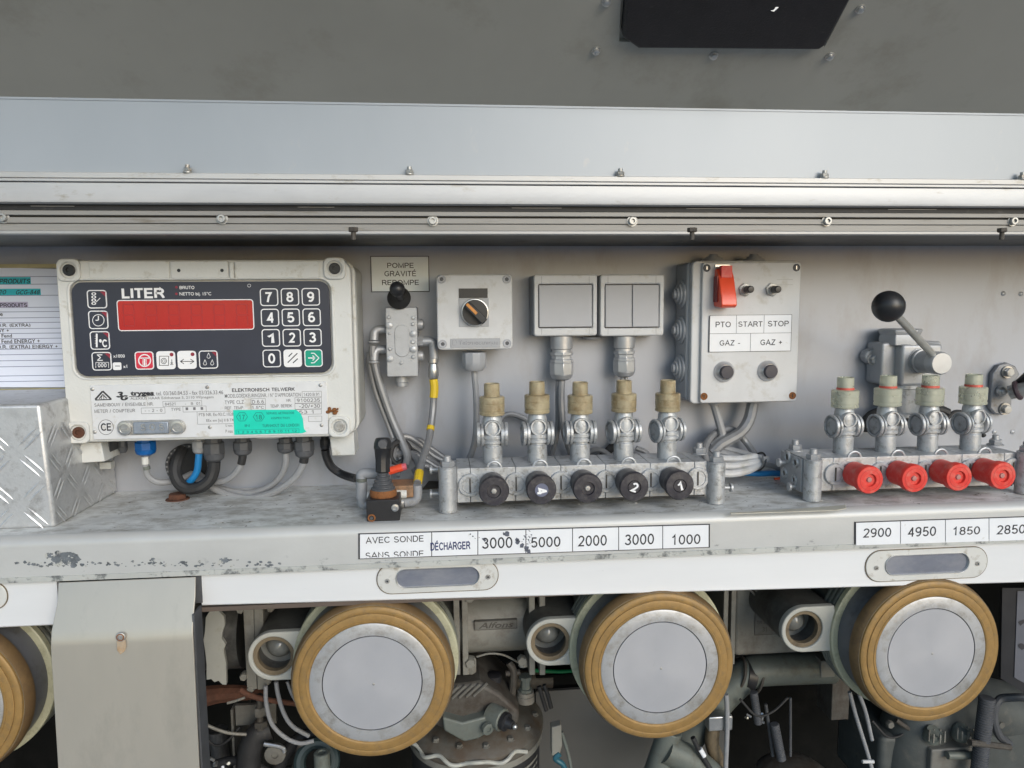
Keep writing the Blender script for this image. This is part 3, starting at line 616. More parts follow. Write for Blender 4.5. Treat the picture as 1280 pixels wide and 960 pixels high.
# four left keys
for i, (x, y) in enumerate(((109.3, 362.5), (111, 388.3), (113, 414), (115.3, 440))):
    k = krect(x, y, x+24.5, y+23, 'function_key', m_panel); g = MB()
    if i == 0:
        for q in range(4): g.text('0', (x+5, y+3+q*4, x+11, y+6.6+q*4), YK, .02)
        seg2(g, (x+11, y+15), (x+16, y+10)); 
    if i == 1: arc(g, x+12, y+12, 7.2); seg2(g, (x+12, y+12), (x+12, y+6.5), .5); seg2(g, (x+12, y+12), (x+8.5, y+12), .5)
    if i == 2:
        seg2(g, (x+8, y+3), (x+8, y+20), .9); g.text('°C', (x+11, y+10, x+21, y+20), YK, .03)
        for q in range(4): seg2(g, (x+5.5, y+6+q*3), (x+7, y+6+q*3), .2)
    if i == 3: g.text('Σ', (x+6, y+3, x+13, y+11), YK, .01); g.text('000', (x+7, y+14, x+18, y+19), YK, .01); arc(g, x+4.5, y+16.5, .1); seg2(g, (x+4.5, y+13), (x+20.5, y+13), .25); seg2(g, (x+4.5, y+20), (x+4.5, y+13), .25); seg2(g, (x+20.5, y+20), (x+20.5, y+13), .25)
    g.build('key_symbol', m_white, k)
    d = MB().add([W(x+15.5, y+1.8, YK)+YM*.1, W(x+22.6, y+8.5, YK)+YM*.1, W(x+22.6, y+1.8, YK)+YM*.1], [(0,1,2)]).build('red_corner', m_dred, k)
pr.text('LITER', (152, 358.5, 206, 373), YPN-.1, .03); pr.text('BRUTO', (224.5, 357, 243, 361.5), YPN-.1, .01); pr.text('NETTO bij. 15°C', (224.5, 365, 264, 370.5), YPN-.1, .01)
pr.text('x1000', (141.5, 443, 156, 447), YPN-.1, .01); pr.text('x1', (154, 456, 159, 460), YPN-.1, .01); arc(pr, 311.5, 357, 2, 0, 360, .2, 10, YPN)
pr.build('panel_lettering', m_white, pn)
k = krect(141.5, 453, 152, 462.5, 'small_key_sign', m_white, rad=.8, t=.3)
g = MB(); seg2(g, (144, 457.5), (150, 457.5), .35); g.build('dash_mark', m_ink, k)
dd = MB(); 
for y in (359, 367.3): c = W(220.5, y, YPN-.1); dd.lathe(c, YM, [(0, 1.3), (.2, 1.3)], 10)
dd.build('indicator_lamp', m_dred, pn)
for i, x in enumerate((169, 196, 222.2, 249)):
    y = 439.3-i*.4; k = krect(x, y, x+23.5, y+22.6, ('stop_key', 'print_key', 'shift_key', 'drops_key')[i], (m_redk, m_white, m_white, m_panel)[i], rim=m_white)
    g = MB(); cx_, cy_ = x+11.8, y+11.3
    if i == 0: arc(g, cx_, cy_, 7.4, w=.6); seg2(g, (cx_-5.5, cy_-3), (cx_+5.5, cy_-3), .55); seg2(g, (cx_, cy_-3), (cx_, cy_+6.5), .7); seg2(g, (cx_-2, cy_-3), (cx_-2, cy_+6), .3); seg2(g, (cx_+2, cy_-3), (cx_+2, cy_+6), .3); g.build('key_symbol', m_white, k)
    if i == 1:
        arc(g, cx_-3, cy_+1, 3.4, w=.3); arc(g, cx_-3, cy_+1, 1.7, w=.25)
        for p, q in (((-8.5, -5), (3, -5)), ((3, -5), (3, 6.5)), ((3, 6.5), (-8.5, 6.5)), ((-8.5, 6.5), (-8.5, -5)), ((7, -1), (7, 4)), ((5, 5.5), (9, 5.5)), ((5.5, 3), (7, 4.5)), ((8.5, 3), (7, 4.5))): seg2(g, (cx_+p[0], cy_+p[1]), (cx_+q[0], cy_+q[1]), .3)
        g.build('key_symbol', m_ink, k)
    if i == 2:
        for p, q in (((-8.5, 2), (8.5, 2)), ((-8.5, 2), (-4, -1)), ((-8.5, 2), (-4, 5)), ((8.5, 2), (4, -1)), ((8.5, 2), (4, 5))): seg2(g, (cx_+p[0], cy_+p[1]), (cx_+q[0], cy_+q[1]), .35)
        g.build('key_symbol', m_ink, k)
    if i == 3:
        for ox, oy in ((0, -4.5), (-4.5, 4), (4.5, 4)): arc(g, cx_+ox, cy_+oy+1, 2, -40, 220, .25, 8); seg2(g, (cx_+ox-1.6, cy_+oy), (cx_+ox, cy_+oy-4), .25); seg2(g, (cx_+ox+1.6, cy_+oy), (cx_+ox, cy_+oy-4), .25)
        g.build('key_symbol', m_white, k)
        MB().add([W(x+15.5, y+1.8, YK)+YM*.1, W(x+21.6, y+8, YK)+YM*.1, W(x+21.6, y+1.8, YK)+YM*.1], [(0,1,2)]).build('red_corner', m_dred, k)
    if i in (1, 2): c = W(x+18.5, y+4.3, YK); MB().lathe(c, YM, [(0, 2), (.2, 2)], 12).build('red_dot', m_dred, k)
# data plate
YDP = YC-2.0
dq = RC(114.5, 479, 409.5, 546, YDP)
dpl = MB().prism(rrect(*dq, 2, 3), YDP, YC+1).build('data_plate', m_dplate, lc, bevel=.3)
YDT = YDP-.05
g = MB()
g.text('tryges', (163, 489, 192.5, 496), YDT, .05); seg2(g, (161.5, 495.8), (193.5, 494.4), .3, YDT)
g.text('3', (145, 489.5, 154, 497), YDT, .06, .2); g.text('G', (150.5, 494, 160.5, 500.5), YDT, .06, .2)
for p, q, w_ in (((119, 499.5), (128.5, 489), .9), ((128.5, 489), (139, 499), .9), ((119, 500), (139.5, 499.3), .55), ((124, 498.5), (128.5, 493), .5), ((128.5, 493), (133.5, 498), .5), ((126.5, 499), (127.5, 495), .3), ((130, 499), (129.5, 495), .3)): seg2(g, p, q, w_, YDT)
g.text('ELEKTRONISCH TELWERK', (290, 484.3, 368.5, 489.8), YDT, .022)
g.text('CE', (126, 529, 139, 538.5), YDT, .02); arc(g, 132.5, 534, 9.3, 0, 360, .22, 24, YDT)
g.build('plate_lettering', m_ink, dpl)
g = MB()
for s_, a, b, c, d in (('tel. 03/360.84.53 - fax 03/326.33.46', 195, 488.5, 279, 493.5), ('ALEXIUS HAAR Edithstraat 5, 2110 Wijnegem', 163, 495.5, 267, 499.8),
                       ('SAMENBOUW / ENSEMBLE NR.', 118, 503, 192, 508), ('METER / COMPTEUR', 118, 511, 169, 516), ('TYPE', 214, 509.5, 226, 513.5),
                       ('MODELGOEDKEURINGSNR. / N° D’APPROBATION', 281, 491.5, 376, 496.5), ('TYPE CLZ', 281, 500, 305, 505), ('REF. TEMP.', 281, 507.5, 305, 512), ('NR.', 358, 498.5, 364, 502.5), ('TEMP. BEREIK', 338, 505, 365, 509.5),
                       ('84521      -   B  01', 206, 502.5, 250, 506.5), ('- - 2 - 0', 181, 511, 203, 515), ('- - -', 232, 509, 254, 512.5), ('PTB NR. Ex-93.C.1028', 248.5, 516, 292, 520), ('EEx em [ia] II B T4', 258, 523.5, 292, 528), ('U nom.', 282, 530, 291, 533.5), ('P max', 282, 537, 291, 541), ('1420.B.91', 379.5, 490.5, 399, 495), ('9100235', 371, 497.5, 400, 502.5), ('-20/+30', 374, 505, 400, 510), ('53 1', 374, 512.5, 392, 517), ('D.6.6', 315, 499.5, 330, 504.5), ('1.5°C', 315, 507, 330, 511)):
    g.text(s_, (a, b, c, d), YDT, .006)
for a, b, c, d in ((203.5, 501, 252.5, 508), (176.5, 509.5, 206.5, 517), (228.5, 507.5, 258, 515), (246.5, 514, 300, 530), (313.5, 498, 332, 505.5), (313.5, 505.5, 332, 512.5), (377.5, 489, 402, 496.5), (368.5, 496.5, 402, 504), (368.5, 504, 402, 511.5), (368.5, 511.5, 402, 518), (385.5, 520, 402.5, 527)):
    r_ = RC(a, b, c, d, YDT); g.outline(*r_, YDT-.12, .35)
g.build('small_print', mat('grey_print', (.16,.16,.17), .5, bump=0), dpl)
for px, py in ((115.5, 486.5), (259, 484), (118.5, 540), (262.5, 534), (400.5, 481.5), (402, 531.5)):
    c = W(px, py, YDP); MB().lathe(c, YM, [(0, 2), (.6, 1.9), (1.1, 1.2), (1.2, .01)], 14).build('plate_rivet', m_zinc, dpl)
# seal bar with lead disc screws
sb = W(190, 534, YDP); k_ = K(190, 534, YDP)
bar = MB().prism(rrect(sb.x-43*k_, sb.x+43*k_, sb.z-9.5*k_, sb.z+9.5*k_, 9*k_, 6), YDP-1.5, YDP).build('seal_bar', m_zinc, lc, bevel=.5)
for sx in (-33, 33):
    MB().lathe((sb.x+sx*k_, YDP-1.5, sb.z-.5), YM, [(0, 9*k_), (2, 8.6*k_), (2.2, 6*k_), (1.4, 5.8*k_), (1.4, .01)], 22).build('seal_screw', m_steel, bar)
    MB().box(sb.x+sx*k_-2.8, sb.x+sx*k_+2.8, YDP-4, YDP-2.5, sb.z-1.2, sb.z).build('lead_seal', m_zinc, bar)
g = MB().box(sb.x-22*k_, sb.x+22*k_, YDP-3.6, YDP-1, sb.z-8*k_, sb.z+7.5*k_).build('stamped_block', mat('lead_blue', (.30,.34,.40), .4, .5, .12, 80), bar, bevel=1)
g2 = MB(); g2.text('S O S', (176, 529.5, 205, 538), YDP-3.7, .02, thick=.3); g2.build('stamp_marks', m_steel, g)
# turquoise sticker
YST = YDP-.35
q4 = [(291.5, 512.5), (370, 512), (376, 517), (378.5, 523), (380, 536), (383, 539.5), (378, 541.5), (293, 543.5)]
stk = MB().prism([(W(a, b, YST).x, W(a, b, YST).z) for a, b in q4], YST-.25, YST+.1); 
stk = stk.build('turquoise_sticker', m_turq, lc, label='turquoise approval sticker numbered 17 and 18 on the data plate')
g = MB()
for cx_, n_ in ((302.5, '17'), (323.5, '18')):
    P_ = [(cx_+7*math.cos(R(60*i)), 521+6*math.sin(R(60*i))) for i in range(7)]
    for i in range(6): seg2(g, P_[i], P_[i+1], .3, YST-.3)
    g.text(n_, (cx_-4, 517.5, cx_+4, 524.5), YST-.3, .015)
for s_, a, b, c, d in (('SERVICE METROLOGIE', 333, 514.5, 368, 518), ('INSPECTION', 339, 521, 362, 524), ('IN', 306, 530, 312, 534), ('TURNHOUT DU LONDON', 328, 529.5, 374, 534), ('1 2 3 4 5 6 7 8 9 10 11 12', 297, 537.5, 371, 541)): g.text(s_, (a, b, c, d), YST-.3, .01)
a_ = RC(295, 536.5, 374, 542, YST-.3); g.outline(*a_, YST-.42, .3)
g.build('sticker_print', m_tink, stk)
c = W(416, 513.5, -91); rc = MB()
rr_ = random.Random(5)
for i in range(16): rc.ball((c.x+rr_.uniform(-6, 6), YC-1-rr_.random(), c.z+rr_.uniform(-2.5, 2.5)), rr_.uniform(1, 2), 8)
rc.build('rust_crust', m_rusto, lc)
# mounting feet under the housing
f1 = [W(95, 553, -75), W(126, 553, -75), W(131, 577, -75), W(101, 579, -75)]
MB().prism([(p.x, p.z) for p in f1], -75, -35).build('mounting_foot', m_cream, lc, bevel=1)
f1 = [W(412, 546, -72), W(442, 540, -72), W(444, 569, -72), W(415, 570, -72)]
MB().prism([(p.x, p.z) for p in f1], -72, -35).build('mounting_foot', m_cream, lc, bevel=1)
x_, x2_, z_, z2_ = RC(126, 556, 142, 570, -50); MB().box(x_, x2_, -60, -20, z_, z2_+8).build('foot_bracket', m_dark, lc, bevel=1); x_, x2_, z_, z2_ = RC(127, 577, 141, 585, -40); MB().box(x_, x2_, -45, -35, z_, z2_).build('foot_tag', m_creamd, lc)
c = W(337, 549, -60); MB().lathe((c.x, -50, z0_+3), -ZP, [(0, 24), (6, 23), (8, 18), (8.2, .01)], 28).build('blanking_plug', m_cream, lc, bevel=.4)
def gland(parent, px, py0, py1, w, m, Y=-50, name='cable_gland', hexed=True):
    a_ = W(px, py0, Y); b_ = W(px, py1, Y); k_ = K(px, py0, Y); r = w*k_/2; L_ = (a_-b_).length
    g = MB(); g.lathe((a_.x, Y, a_.z+6), -ZP, [(0, r*.8), (6, r*.8), (6.01, r), (6+L_*.55, r)], 8 if hexed else 24); g.lathe((a_.x, Y, a_.z-L_*.55), -ZP, [(0, r*.97), (L_*.3, r*.86), (L_*.45, r*.5)], 24)
    g.build(name, m, parent, bevel=.5); return Vector((a_.x, Y, a_.z-L_))
gl = {}
for k, (px, y0, y1, w, m) in dict(stub=(153, 548, 566, 12, m_dark), blue=(181.5, 552, 569, 27, m_blue), light=(248, 551, 567, 17, m_cable), big=(267, 553, 577, 27, m_dark), mid=(303, 552, 569, 24, m_dark), back=(357, 553, 566, 22, m_dark), front=(380, 551, 572, 26, m_dark), last=(406, 549, 562, 13, m_black)).items():
    gl[k] = gland(lc, px, y0, y1, w, m, -48 if k != 'front' else -58)
# cables from the counter
def cable(name, pts, r, m, label, cat='cable', group=None, extra=None):
    P_ = [p if isinstance(p, Vector) else W(*p) for p in pts]
    if extra is None:
        o = MB().tube(P_, r).build(name, m, None, origin=P_[0]); return tag(o, label, cat, group)
    t = thing(name, label, cat, P_[0], group); MB().tube(P_, r).build('sheath', m, t)
    for (nm, pp, rr, mm) in extra: MB().tube([p if isinstance(p, Vector) else W(*p) for p in pp], rr).build(nm, mm, t)
    return t
G1 = 'cables hanging under the litre counter'
cable('cable', [gl['blue'], (182, 585, -48), (187, 597, -46), (200, 603, -42), (222, 600, -30), (240, 592, -12)], 3.6, m_cable, 'grey cable curving from the blue gland into the dark loop', group=G1, extra=[('green_band', [(183, 583, -48.6), (183.8, 587, -48.6)], 3.9, m_greeny), ('pale_sleeve', [(181.6, 571, -48.4), (182, 580, -48.4)], 3.9, m_cream)])
cable('cable', [gl['light'], (248, 575, -48), (246.5, 588, -47), (241, 598, -46), (233, 606, -44)], 3.8, m_bluec, 'bright blue cable hanging below the counter', group=G1)
cable('cable', [gl['big'], (267, 588, -48), (262, 600, -50), (250, 609, -52), (235, 611, -52), (224, 604, -50), (219, 590, -46), (222, 574, -38), (228, 562, -25)], 6.6, m_blackr, 'thick black cable looping below the counter', group=G1)
lo = thing('grommet_loop', 'zip-edged black rubber grommet ring in the wall below counter', 'grommet', tuple(W(236, 582, -3)))
cg = W(236, 582, -3); MB().lathe((cg.x, -.5, cg.z), YM, [(0, 22), (1, 22), (1.2, .01)], 36).build('wall_opening', m_black, lo); MB().ring((cg.x, -4, cg.z), YM, 24, 2.6, 36, 8).build('grommet_ring', m_dark, lo)
tt = MB()
for i in range(26):
    a = R(i*360/26); tt.add([(cg.x+24*math.cos(a)-1.1, -7, cg.z+24*math.sin(a)-1.1), (cg.x+24*math.cos(a)+1.1, -7, cg.z+24*math.sin(a)-1.1), (cg.x+24*math.cos(a)+1.1, -7, cg.z+24*math.sin(a)+1.1), (cg.x+24*math.cos(a)-1.1, -7, cg.z+24*math.sin(a)+1.1)], [(0,1,2,3)])
tt.build('grommet_teeth', m_cable, lo)
cable('cable', [gl['mid'], (303, 572, -48), (299, 585, -46), (289, 596, -42), (274, 602, -36), (250, 600, -20), (238, 592, -5)], 3.8, m_cable, 'grey cable with black sleeve under the counter middle', group=G1, extra=[('black_sleeve', [gl['mid']+ZP*2, (303, 573, -48.2), (301.5, 580, -47.8)], 4.4, m_blackr)])
cable('cable', [gl['back'], (357, 580, -46), (350, 596, -40), (335, 609, -34), (312, 616, -28), (285, 613, -22), (262, 603, -14), (245, 590, -4)], 3.8, m_cable, 'grey cable behind, curving left from the second gland', group=G1)
cable('cable', [gl['front'], (379, 580, -57), (371, 594, -54), (355, 608, -50), (335, 618, -44), (312, 623, -38), (287, 619, -32), (264, 608, -24), (245, 594, -8)], 4.3, m_cable, 'grey cable sagging lowest to the shelf from the large front gland', group=G1, extra=[('black_sleeve', [gl['front']+ZP*2, (379.5, 578, -57.2)], 5, m_blackr)])
cable('cable', [gl['last'], (408, 570, -46), (414, 583, -44), (426, 592, -44), (440, 597, -60), (447, 598, -80)], 4.8, m_black, 'black cable bending right from the counter corner to the elbow fitting', group=G1)

# ------------------------------------------------------------ sign plate
Y = -1.6
a_, b_, c_, d_ = RC(463.5, 320, 536.5, 365, Y)
sg = thing('pump_sign', 'small white sign reading pompe gravité repompe on the wall', 'sign', ((a_+b_)/2, Y, c_))
MB().box(a_, b_, Y, -.1, c_, d_).build('sign_board', m_ink, sg); MB().box(a_+.9, b_-.9, Y-.5, Y+.1, c_+.9, d_-.9).build('sign_face', mat('sign_face', (.82,.87,.88), .5, 0, .04, 30), sg)
g = MB(); g.text('POMPE', (484, 328, 517, 335.3), Y-.55); g.text('GRAVITÉ', (480.5, 336.6, 520, 346), Y-.55); g.text('REPOMPE', (477.5, 349.3, 523.5, 356.7), Y-.55); g.build('sign_lettering', m_ink, sg)

# ------------------------------------------------------------ pilot valve
Y = -44
pv = thing('pump_selector_valve', 'silver painted pneumatic valve with black knob below the pompe sign', 'valve', tuple(W(502, 470, -20)))
a_, b_, c_, d_ = RC(482.5, 384, 522, 471, Y)
body = MB().prism(rrect(a_, b_, c_, d_, 1.5, 2), Y, -2).build('valve_body', m_silver, pv, bevel=1)
ov = RC(493.5, 406, 511.5, 446, Y); MB().prism(rrect(*ov, 8, 7), Y-1.2, Y+.2).build('raised_oval', m_silver, body, bevel=.5)
for px, py, r in ((486.5, 396.5, 2.3), (486.5, 406.8, 4.2), (517, 397, 2.6), (516.5, 405, 2.4), (516.5, 417, 4.2), (516.5, 427, 2.8), (516.5, 436.5, 4.2), (488, 435.5, 2.6), (487.5, 448.5, 4.2), (517, 446, 2.4), (486.8, 416.5, 1.6), (502, 453.5, 2)):
    c = W(px, py, Y); MB().lathe(c, YM, [(0, r*.86), (2, r*.86), (2.6, r*.6)], 16).build('valve_screw', m_silver2, body)
c = W(502.5, 478, -24); MB().lathe((c.x, -26, c_+1), -ZP, [(0, 7.5), (9, 7.5), (9.2, 6.6), (14, 6.4)], 24).build('exhaust_port', m_silver, body, bevel=.5)
# lever boot and knob
c = W(499, 382, Y); MB().lathe((c.x, Y+6, c.z+7), Vector((0, -1, .25)), [(0, 8), (4, 12.5), (7, 13.4), (10, 12.4), (13, 8.5), (18, 5.5), (30, 4.2)], 28).build('rubber_boot', m_blackr, pv)
c = W(496.5, 361.5, -84); MB().ball(c, 8.4, 24).build('knob', m_black, pv)
MB().tube([c+Vector((0, 4, -2)), (c.x+2, -58, c.z-8)], 4.2).build('lever_stem', m_black, pv)
# fittings
for y in (412, 437):
    p = W(470, y+4, -22); q = W(484, y, -22); MB().tube([(q.x+2, -22, q.z), (q.x-3, -22, q.z)], 5.4, 6).build('hex_nut', m_silver, pv)
    z_ = q.z
    MB().tube([(q.x-3, -22, z_), (p.x+3, -23, z_), (p.x-1, -25, z_-3), (p.x-2, -26, z_-12)], 5.2, 14).build('elbow_fitting', m_silver, pv); MB().ring((p.x-2, -26, z_-14), ZP, 5.0, 1.5).build('fitting_collar', m_silver, pv)
for y in (405.5, 445):
    q = W(523, y, -24); MB().lathe((q.x-1, -24, q.z), XP, [(0, 6), (3, 6.6), (6, 6), (8, 3.5)], 16).build('side_plug', m_silver, pv)
q = W(523, 427, -28); p = W(540, 427, -28)
MB().hexa((q.x-1, -28, q.z), XP, 7, 6).build('hex_nut', m_silver, pv)
MB().tube([(q.x+5, -28, q.z), (p.x-2, -28, q.z), (p.x+1, -28, q.z-4), (p.x+2, -28, q.z-20)], 5.4, 14).build('elbow_fitting', m_silver, pv)
p = W(541.5, 448, -28); MB().lathe(p, -ZP, [(0, 6.2), (5, 6.2), (6, 5), (9, 5.4), (12, 6), (22, 6.4), (24, 5.2)], 20).build('crimped_ferrule', m_steel, pv, bevel=.3)
# hoses
G2 = 'painted air hoses running down the back wall'
cable('air_hose', [(466.5, 432, -26), (467, 445, -26), (474, 476, -26), (489, 520, -28), (501, 548, -34), (509, 570, -44), (507, 583, -55)], 4.6, m_cable2, 'thicker silver hose from the valve elbow down into the cable bundle', 'hose', G2)
cable('air_hose', [(462, 440, -18), (462.5, 455, -18), (470, 490, -18), (485, 530, -20), (496, 560, -26), (504, 585, -34)], 3.4, m_cable2, 'thinner silver hose left of the thicker one below the valve', 'hose', G2)
cable('air_hose', [(541.8, 474, -28), (542.5, 484, -28), (541, 515, -30), (536, 550, -48), (528, 575, -80), (522.5, 598, -112), (521.8, 604, -118)], 4.2, m_cable2, 'silver hose with yellow tape bands running down to the joystick', 'hose', G2,
      extra=[('yellow_band', [(541.8, 474, -28.2), (543, 485, -28.2), (542, 497, -28.6)], 5.0, m_yel), ('yellow_band', [(538.6, 533, -38), (537.8, 538, -41)], 4.7, m_yel), ('yellow_band', [(524.3, 590, -103), (522.2, 603, -117)], 4.9, m_yel)])

# ------------------------------------------------------------ bundled cables behind
G3 = 'coiled silver painted cables behind the left manifold'
cable('cable', [(487, 600, -60), (486, 565, -40), (495, 548, -22), (510, 546, -16), (525, 555, -14), (548, 573, -12), (600, 592, -14)], 3.6, m_cable2, 'silver cable arching highest over the bundle', group=G3)
cable('cable', [(492, 590, -50), (493, 562, -30), (505, 553, -20), (520, 560, -18), (550, 582, -18), (610, 600, -20)], 3.4, m_cable2, 'silver cable arching just under the highest one', group=G3)
cable('cable', [(500, 575, -30), (515, 566, -24), (535, 577, -24), (560, 590, -26), (620, 604, -26)], 3.2, m_cable2, 'silver cable crossing the middle of the bundle', group=G3)
cable('cable', [(492, 604, -86), (510, 603, -80), (523, 592, -60), (522, 576, -45), (510, 566, -34), (496, 568, -30)], 4.6, m_cable2, 'thick silver hose curling behind the joystick grip', group=G3)
cable('cable', [(505, 575, -40), (495, 580, -44), (488, 570, -44), (492, 556, -40), (504, 552, -34), (512, 562, -34), (508, 580, -40)], 3.4, m_blackr, 'small black cable coil behind the joystick', group=G3)
cable('red_connector', [(486, 589, -84), (503, 584, -84)], 4.4, m_guard, 'red push connector with pink end behind the joystick grip', 'connector', extra=[('pink_end', [(502, 584.3, -84), (508, 583, -84)], 4.0, mat('pink_plastic', (.6,.12,.16), .5))])
cable('cable', [(508, 556, -12), (522, 549, -10), (540, 561, -10), (575, 583, -12), (620, 596, -12)], 3.0, m_cable2, 'silver cable lying flat on the wall right of the bundle top', group=G3)
cable('cable', [(516, 590, -50), (530, 582, -44), (548, 590, -40), (575, 600, -36), (620, 606, -36)], 3.2, m_cable2, 'silver cable lowest in the bundle beside the manifold post', group=G3)
cable('cable', [(498, 596, -40), (502, 572, -20), (514, 556, -12), (532, 566, -12), (556, 588, -16), (590, 600, -18)], 2.6, m_cable, 'thin grey cable threaded through the middle of the bundle', group=G3)
# brown board scrap behind joystick
a_ = MB().add([WZ(485, 618, ZS+1), WZ(560, 618, ZS+1), WZ(552, 600, ZS+10), WZ(490, 603, ZS+9)], [(0,1,2,3)]); 
sc_ = MB(); c = W(505, 606, -118); sc_.box(c.x-22, c.x+10, -126, -96, c.z-12, c.z+1); tag(sc_.build('brown_block', mat('brown_bakelite', (.30,.17,.09), .6, 0, .2, 60, (.12,.08,.05), .55, 90, .1, .3), None, bevel=1, origin=(c.x, -110, c.z-12)), 'brown plastic block behind the black joystick', 'block')
scr = MB(); p4 = [WZ(528, 612, ZS+.6), WZ(557, 610, ZS+.6), WZ(562, 603, ZS+4), WZ(536, 602, ZS+3)]; scr.add(p4+[p+Vector((0, 0, 1)) for p in p4], [(3,2,1,0), (4,5,6,7), (0,1,5,4), (1,2,6,5), (2,3,7,6), (3,0,4,7)])
tag(scr.build('dark_scrap', m_grime, None, origin=p4[0]), 'dark bent scrap of sheet lying beside the left manifold post', 'scrap')

# ------------------------------------------------------------ joystick
js = thing('joystick_valve', 'black joystick control with rusty rubber bellows on the shelf', 'joystick', tuple(WZ(478, 652, ZS)))
YJ = -160
a_, b_, c_, d_ = RC(458, 625, 499.5, 652.5, YJ)
base = MB().prism(rrect(a_, b_, max(c_, ZS), d_, 1, 2), YJ, YJ+40).build('base_block', m_black, js, bevel=.9)
p = W(464.5, 647.5, YJ); MB().ring((p.x, YJ-.2, p.z), YM, 3.2, .9, 18, 6).build('rusty_ring', m_rusto, base); MB().lathe((p.x, YJ, p.z), YM, [(0, 1.6), (.8, 1.6)], 12).build('base_hole', m_dark, base)
p = W(494, 634.5, YJ); MB().lathe((p.x, YJ, p.z), YM, [(0, 4), (1.6, 3.7), (1.8, 2), (1.2, 1.8), (1.2, .01)], 16).build('base_screw', m_steel, base)
mid = W(479.3, 623, YJ+18); zb_ = d_; Yj = YJ+18
tp_ = W(478, 545, YJ+30)
MB().lathe((mid.x, Yj, zb_-1), ZP, [(0, 13), (2, 13.9), (6, 13.9), (8, 12.8)], 30).build('rusty_skirt', m_rusto, js)
bl = [(0, 12.6)]
for i in range(5):
    r = 12.4-i*1.7; bl += [(i*3.9+1, r), (i*3.9+2.4, r), (i*3.9+3.3, r-2.0), (i*3.9+3.9, r-2.2)]
MB().lathe((mid.x, Yj, zb_+6), ZP, bl+[(20.5, 3)], 30).build('bellows', m_dark, js)
lo_ = Vector((mid.x, Yj+1, zb_+24)); hi_ = Vector((W(478.5, 549, Yj+6).x, Yj+6, W(478.5, 547, Yj+6).z)); ax = hi_-lo_; L_ = ax.length
MB().lathe(lo_, ax, [(0, 6.6), (1, 7.4), (L_*.35, 7.4), (L_*.66, 8.6), (L_*.68, 9.2), (L_*.84, 9), (L_*.98, 7.4), (L_, 6)], 10).build('grip', m_black, js, bevel=.6)
g = MB(); pp = lo_+ax*.86; MB().lathe(pp+Vector((.5, -6.4, 0)), YM, [(0, 5), (3.6, 4.4)], 16).build('thumb_button', m_dark, js)
for sx in (-3, 3): MB().box(pp.x+sx-.6, pp.x+sx+.6, pp.y-7.6, pp.y-5.6, pp.z-L_*.45, pp.z-L_*.18).build('grip_rib', m_dark, js)
def elbowset(pts, r, m, name='plastic_elbow'):
    return MB().tube([W(*p) for p in pts], r*.92, 14).build(name, m_fitg if m is m_plastic else m, js)
elbowset([(472, 592, -118), (456, 592, -118), (452, 593.5, -118), (452, 600, -118)], 6.2, m_plastic); 
elbowset([(452, 598, -120), (452, 603, -120)], 6.0, m_greeny, 'green_collar'); elbowset([(452, 602, -121), (452, 623, -121)], 6.6, m_plastic, 'quick_fitting'); elbowset([(453, 620, -121), (453, 630, -121), (460, 631, -121)], 5.4, m_plastic)
elbowset([(521.5, 606, -120), (521.5, 620, -120), (517, 626, -120), (506, 628, -120)], 5.6, m_plastic); elbowset([(505, 628, -122), (497, 628, -122)], 6.2, m_zinc, 'brass_nut')
elbowset([(459, 620, -126), (472, 620, -126), (485, 618, -126), (508, 617, -124)], 5.2, m_cream, 'sealed_joint')

# ------------------------------------------------------------ rotary switch box
Y = -52
a_, b_, c_, d_ = RC(546, 343, 640.5, 437, Y)
rb = thing('rotary_switch_box', 'square grey switch box with black and orange rotary switch', 'switch box', ((a_+b_)/2, -26, c_))
MB().prism(rrect(a_+2, b_-2, c_+2, d_-2, 5, 5), Y+10, -1).build('box_base', m_plastic, rb, bevel=1.5)
MB().prism(rrect(a_, b_, c_, d_, 5, 5), Y, Y+9).build('box_lid', m_box, rb, bevel=1.6, seg=3)
for px, py in ((552, 349), (633.5, 349), (553.5, 430), (634, 429)):
    c = W(px, py, Y); s_ = MB().lathe(c, YM, [(0, 4.9), (.9, 4.8), (1.1, 4.2), (.3, 3.9), (.3, .01)], 22).build('lid_screw_well', m_plastic2, rb); MB().lathe(c+YM*.0, YM, [(0, 2.6), (.6, 2.3), (.8, .01)], 6).build('lid_screw', m_dark, s_)
x_ = RC(573.5, 360.5, 609.5, 372.5, Y); MB().box(x_[0], x_[1], Y-.8, Y, x_[2], x_[3]).build('black_legend_plate', m_black, rb)
x_ = RC(573.5, 373, 611, 408.5, Y); MB().box(x_[0], x_[1], Y-.7, Y, x_[2], x_[3]).build('switch_square', m_plastic, rb, bevel=.3)
c = W(593.5, 390.5, Y); 
MB().lathe(c, YM, [(0, 16.2), (2, 16.2), (5, 15.2), (5.2, 14)], 36).build('chrome_bezel', m_steel, rb)
kn = MB().lathe(c, YM, [(4.6, 14.6), (8, 14.2), (8.2, .01)], 36).build('switch_dial', m_black, rb)
dv = Vector((c.x+10, 0, c.z-9.5))-Vector((c.x-9, 0, c.z+9.5)); dv.normalize(); pv_ = Vector((-dv.z, 0, dv.x))
cc = Vector((c.x, Y-13, c.z))
def obox(m_, o_, d1, l0, l1, hw, y0, y1):
    q = Vector((-d1.z, 0, d1.x)); vs = []
    for y in (y0, y1):
        for l, w_ in ((l0, -hw), (l1, -hw), (l1, hw), (l0, hw)): p = o_+d1*l+q*w_; vs.append((p.x, y, p.z))
    return m_.add(vs, [(0,1,2,3), (7,6,5,4), (0,4,5,1), (1,5,6,2), (2,6,7,3), (3,7,4,0)])
obox(MB(), cc, dv, -13.5, 15, 4.2, Y-17, Y-7).build('switch_handle', m_black, kn, bevel=1.2)
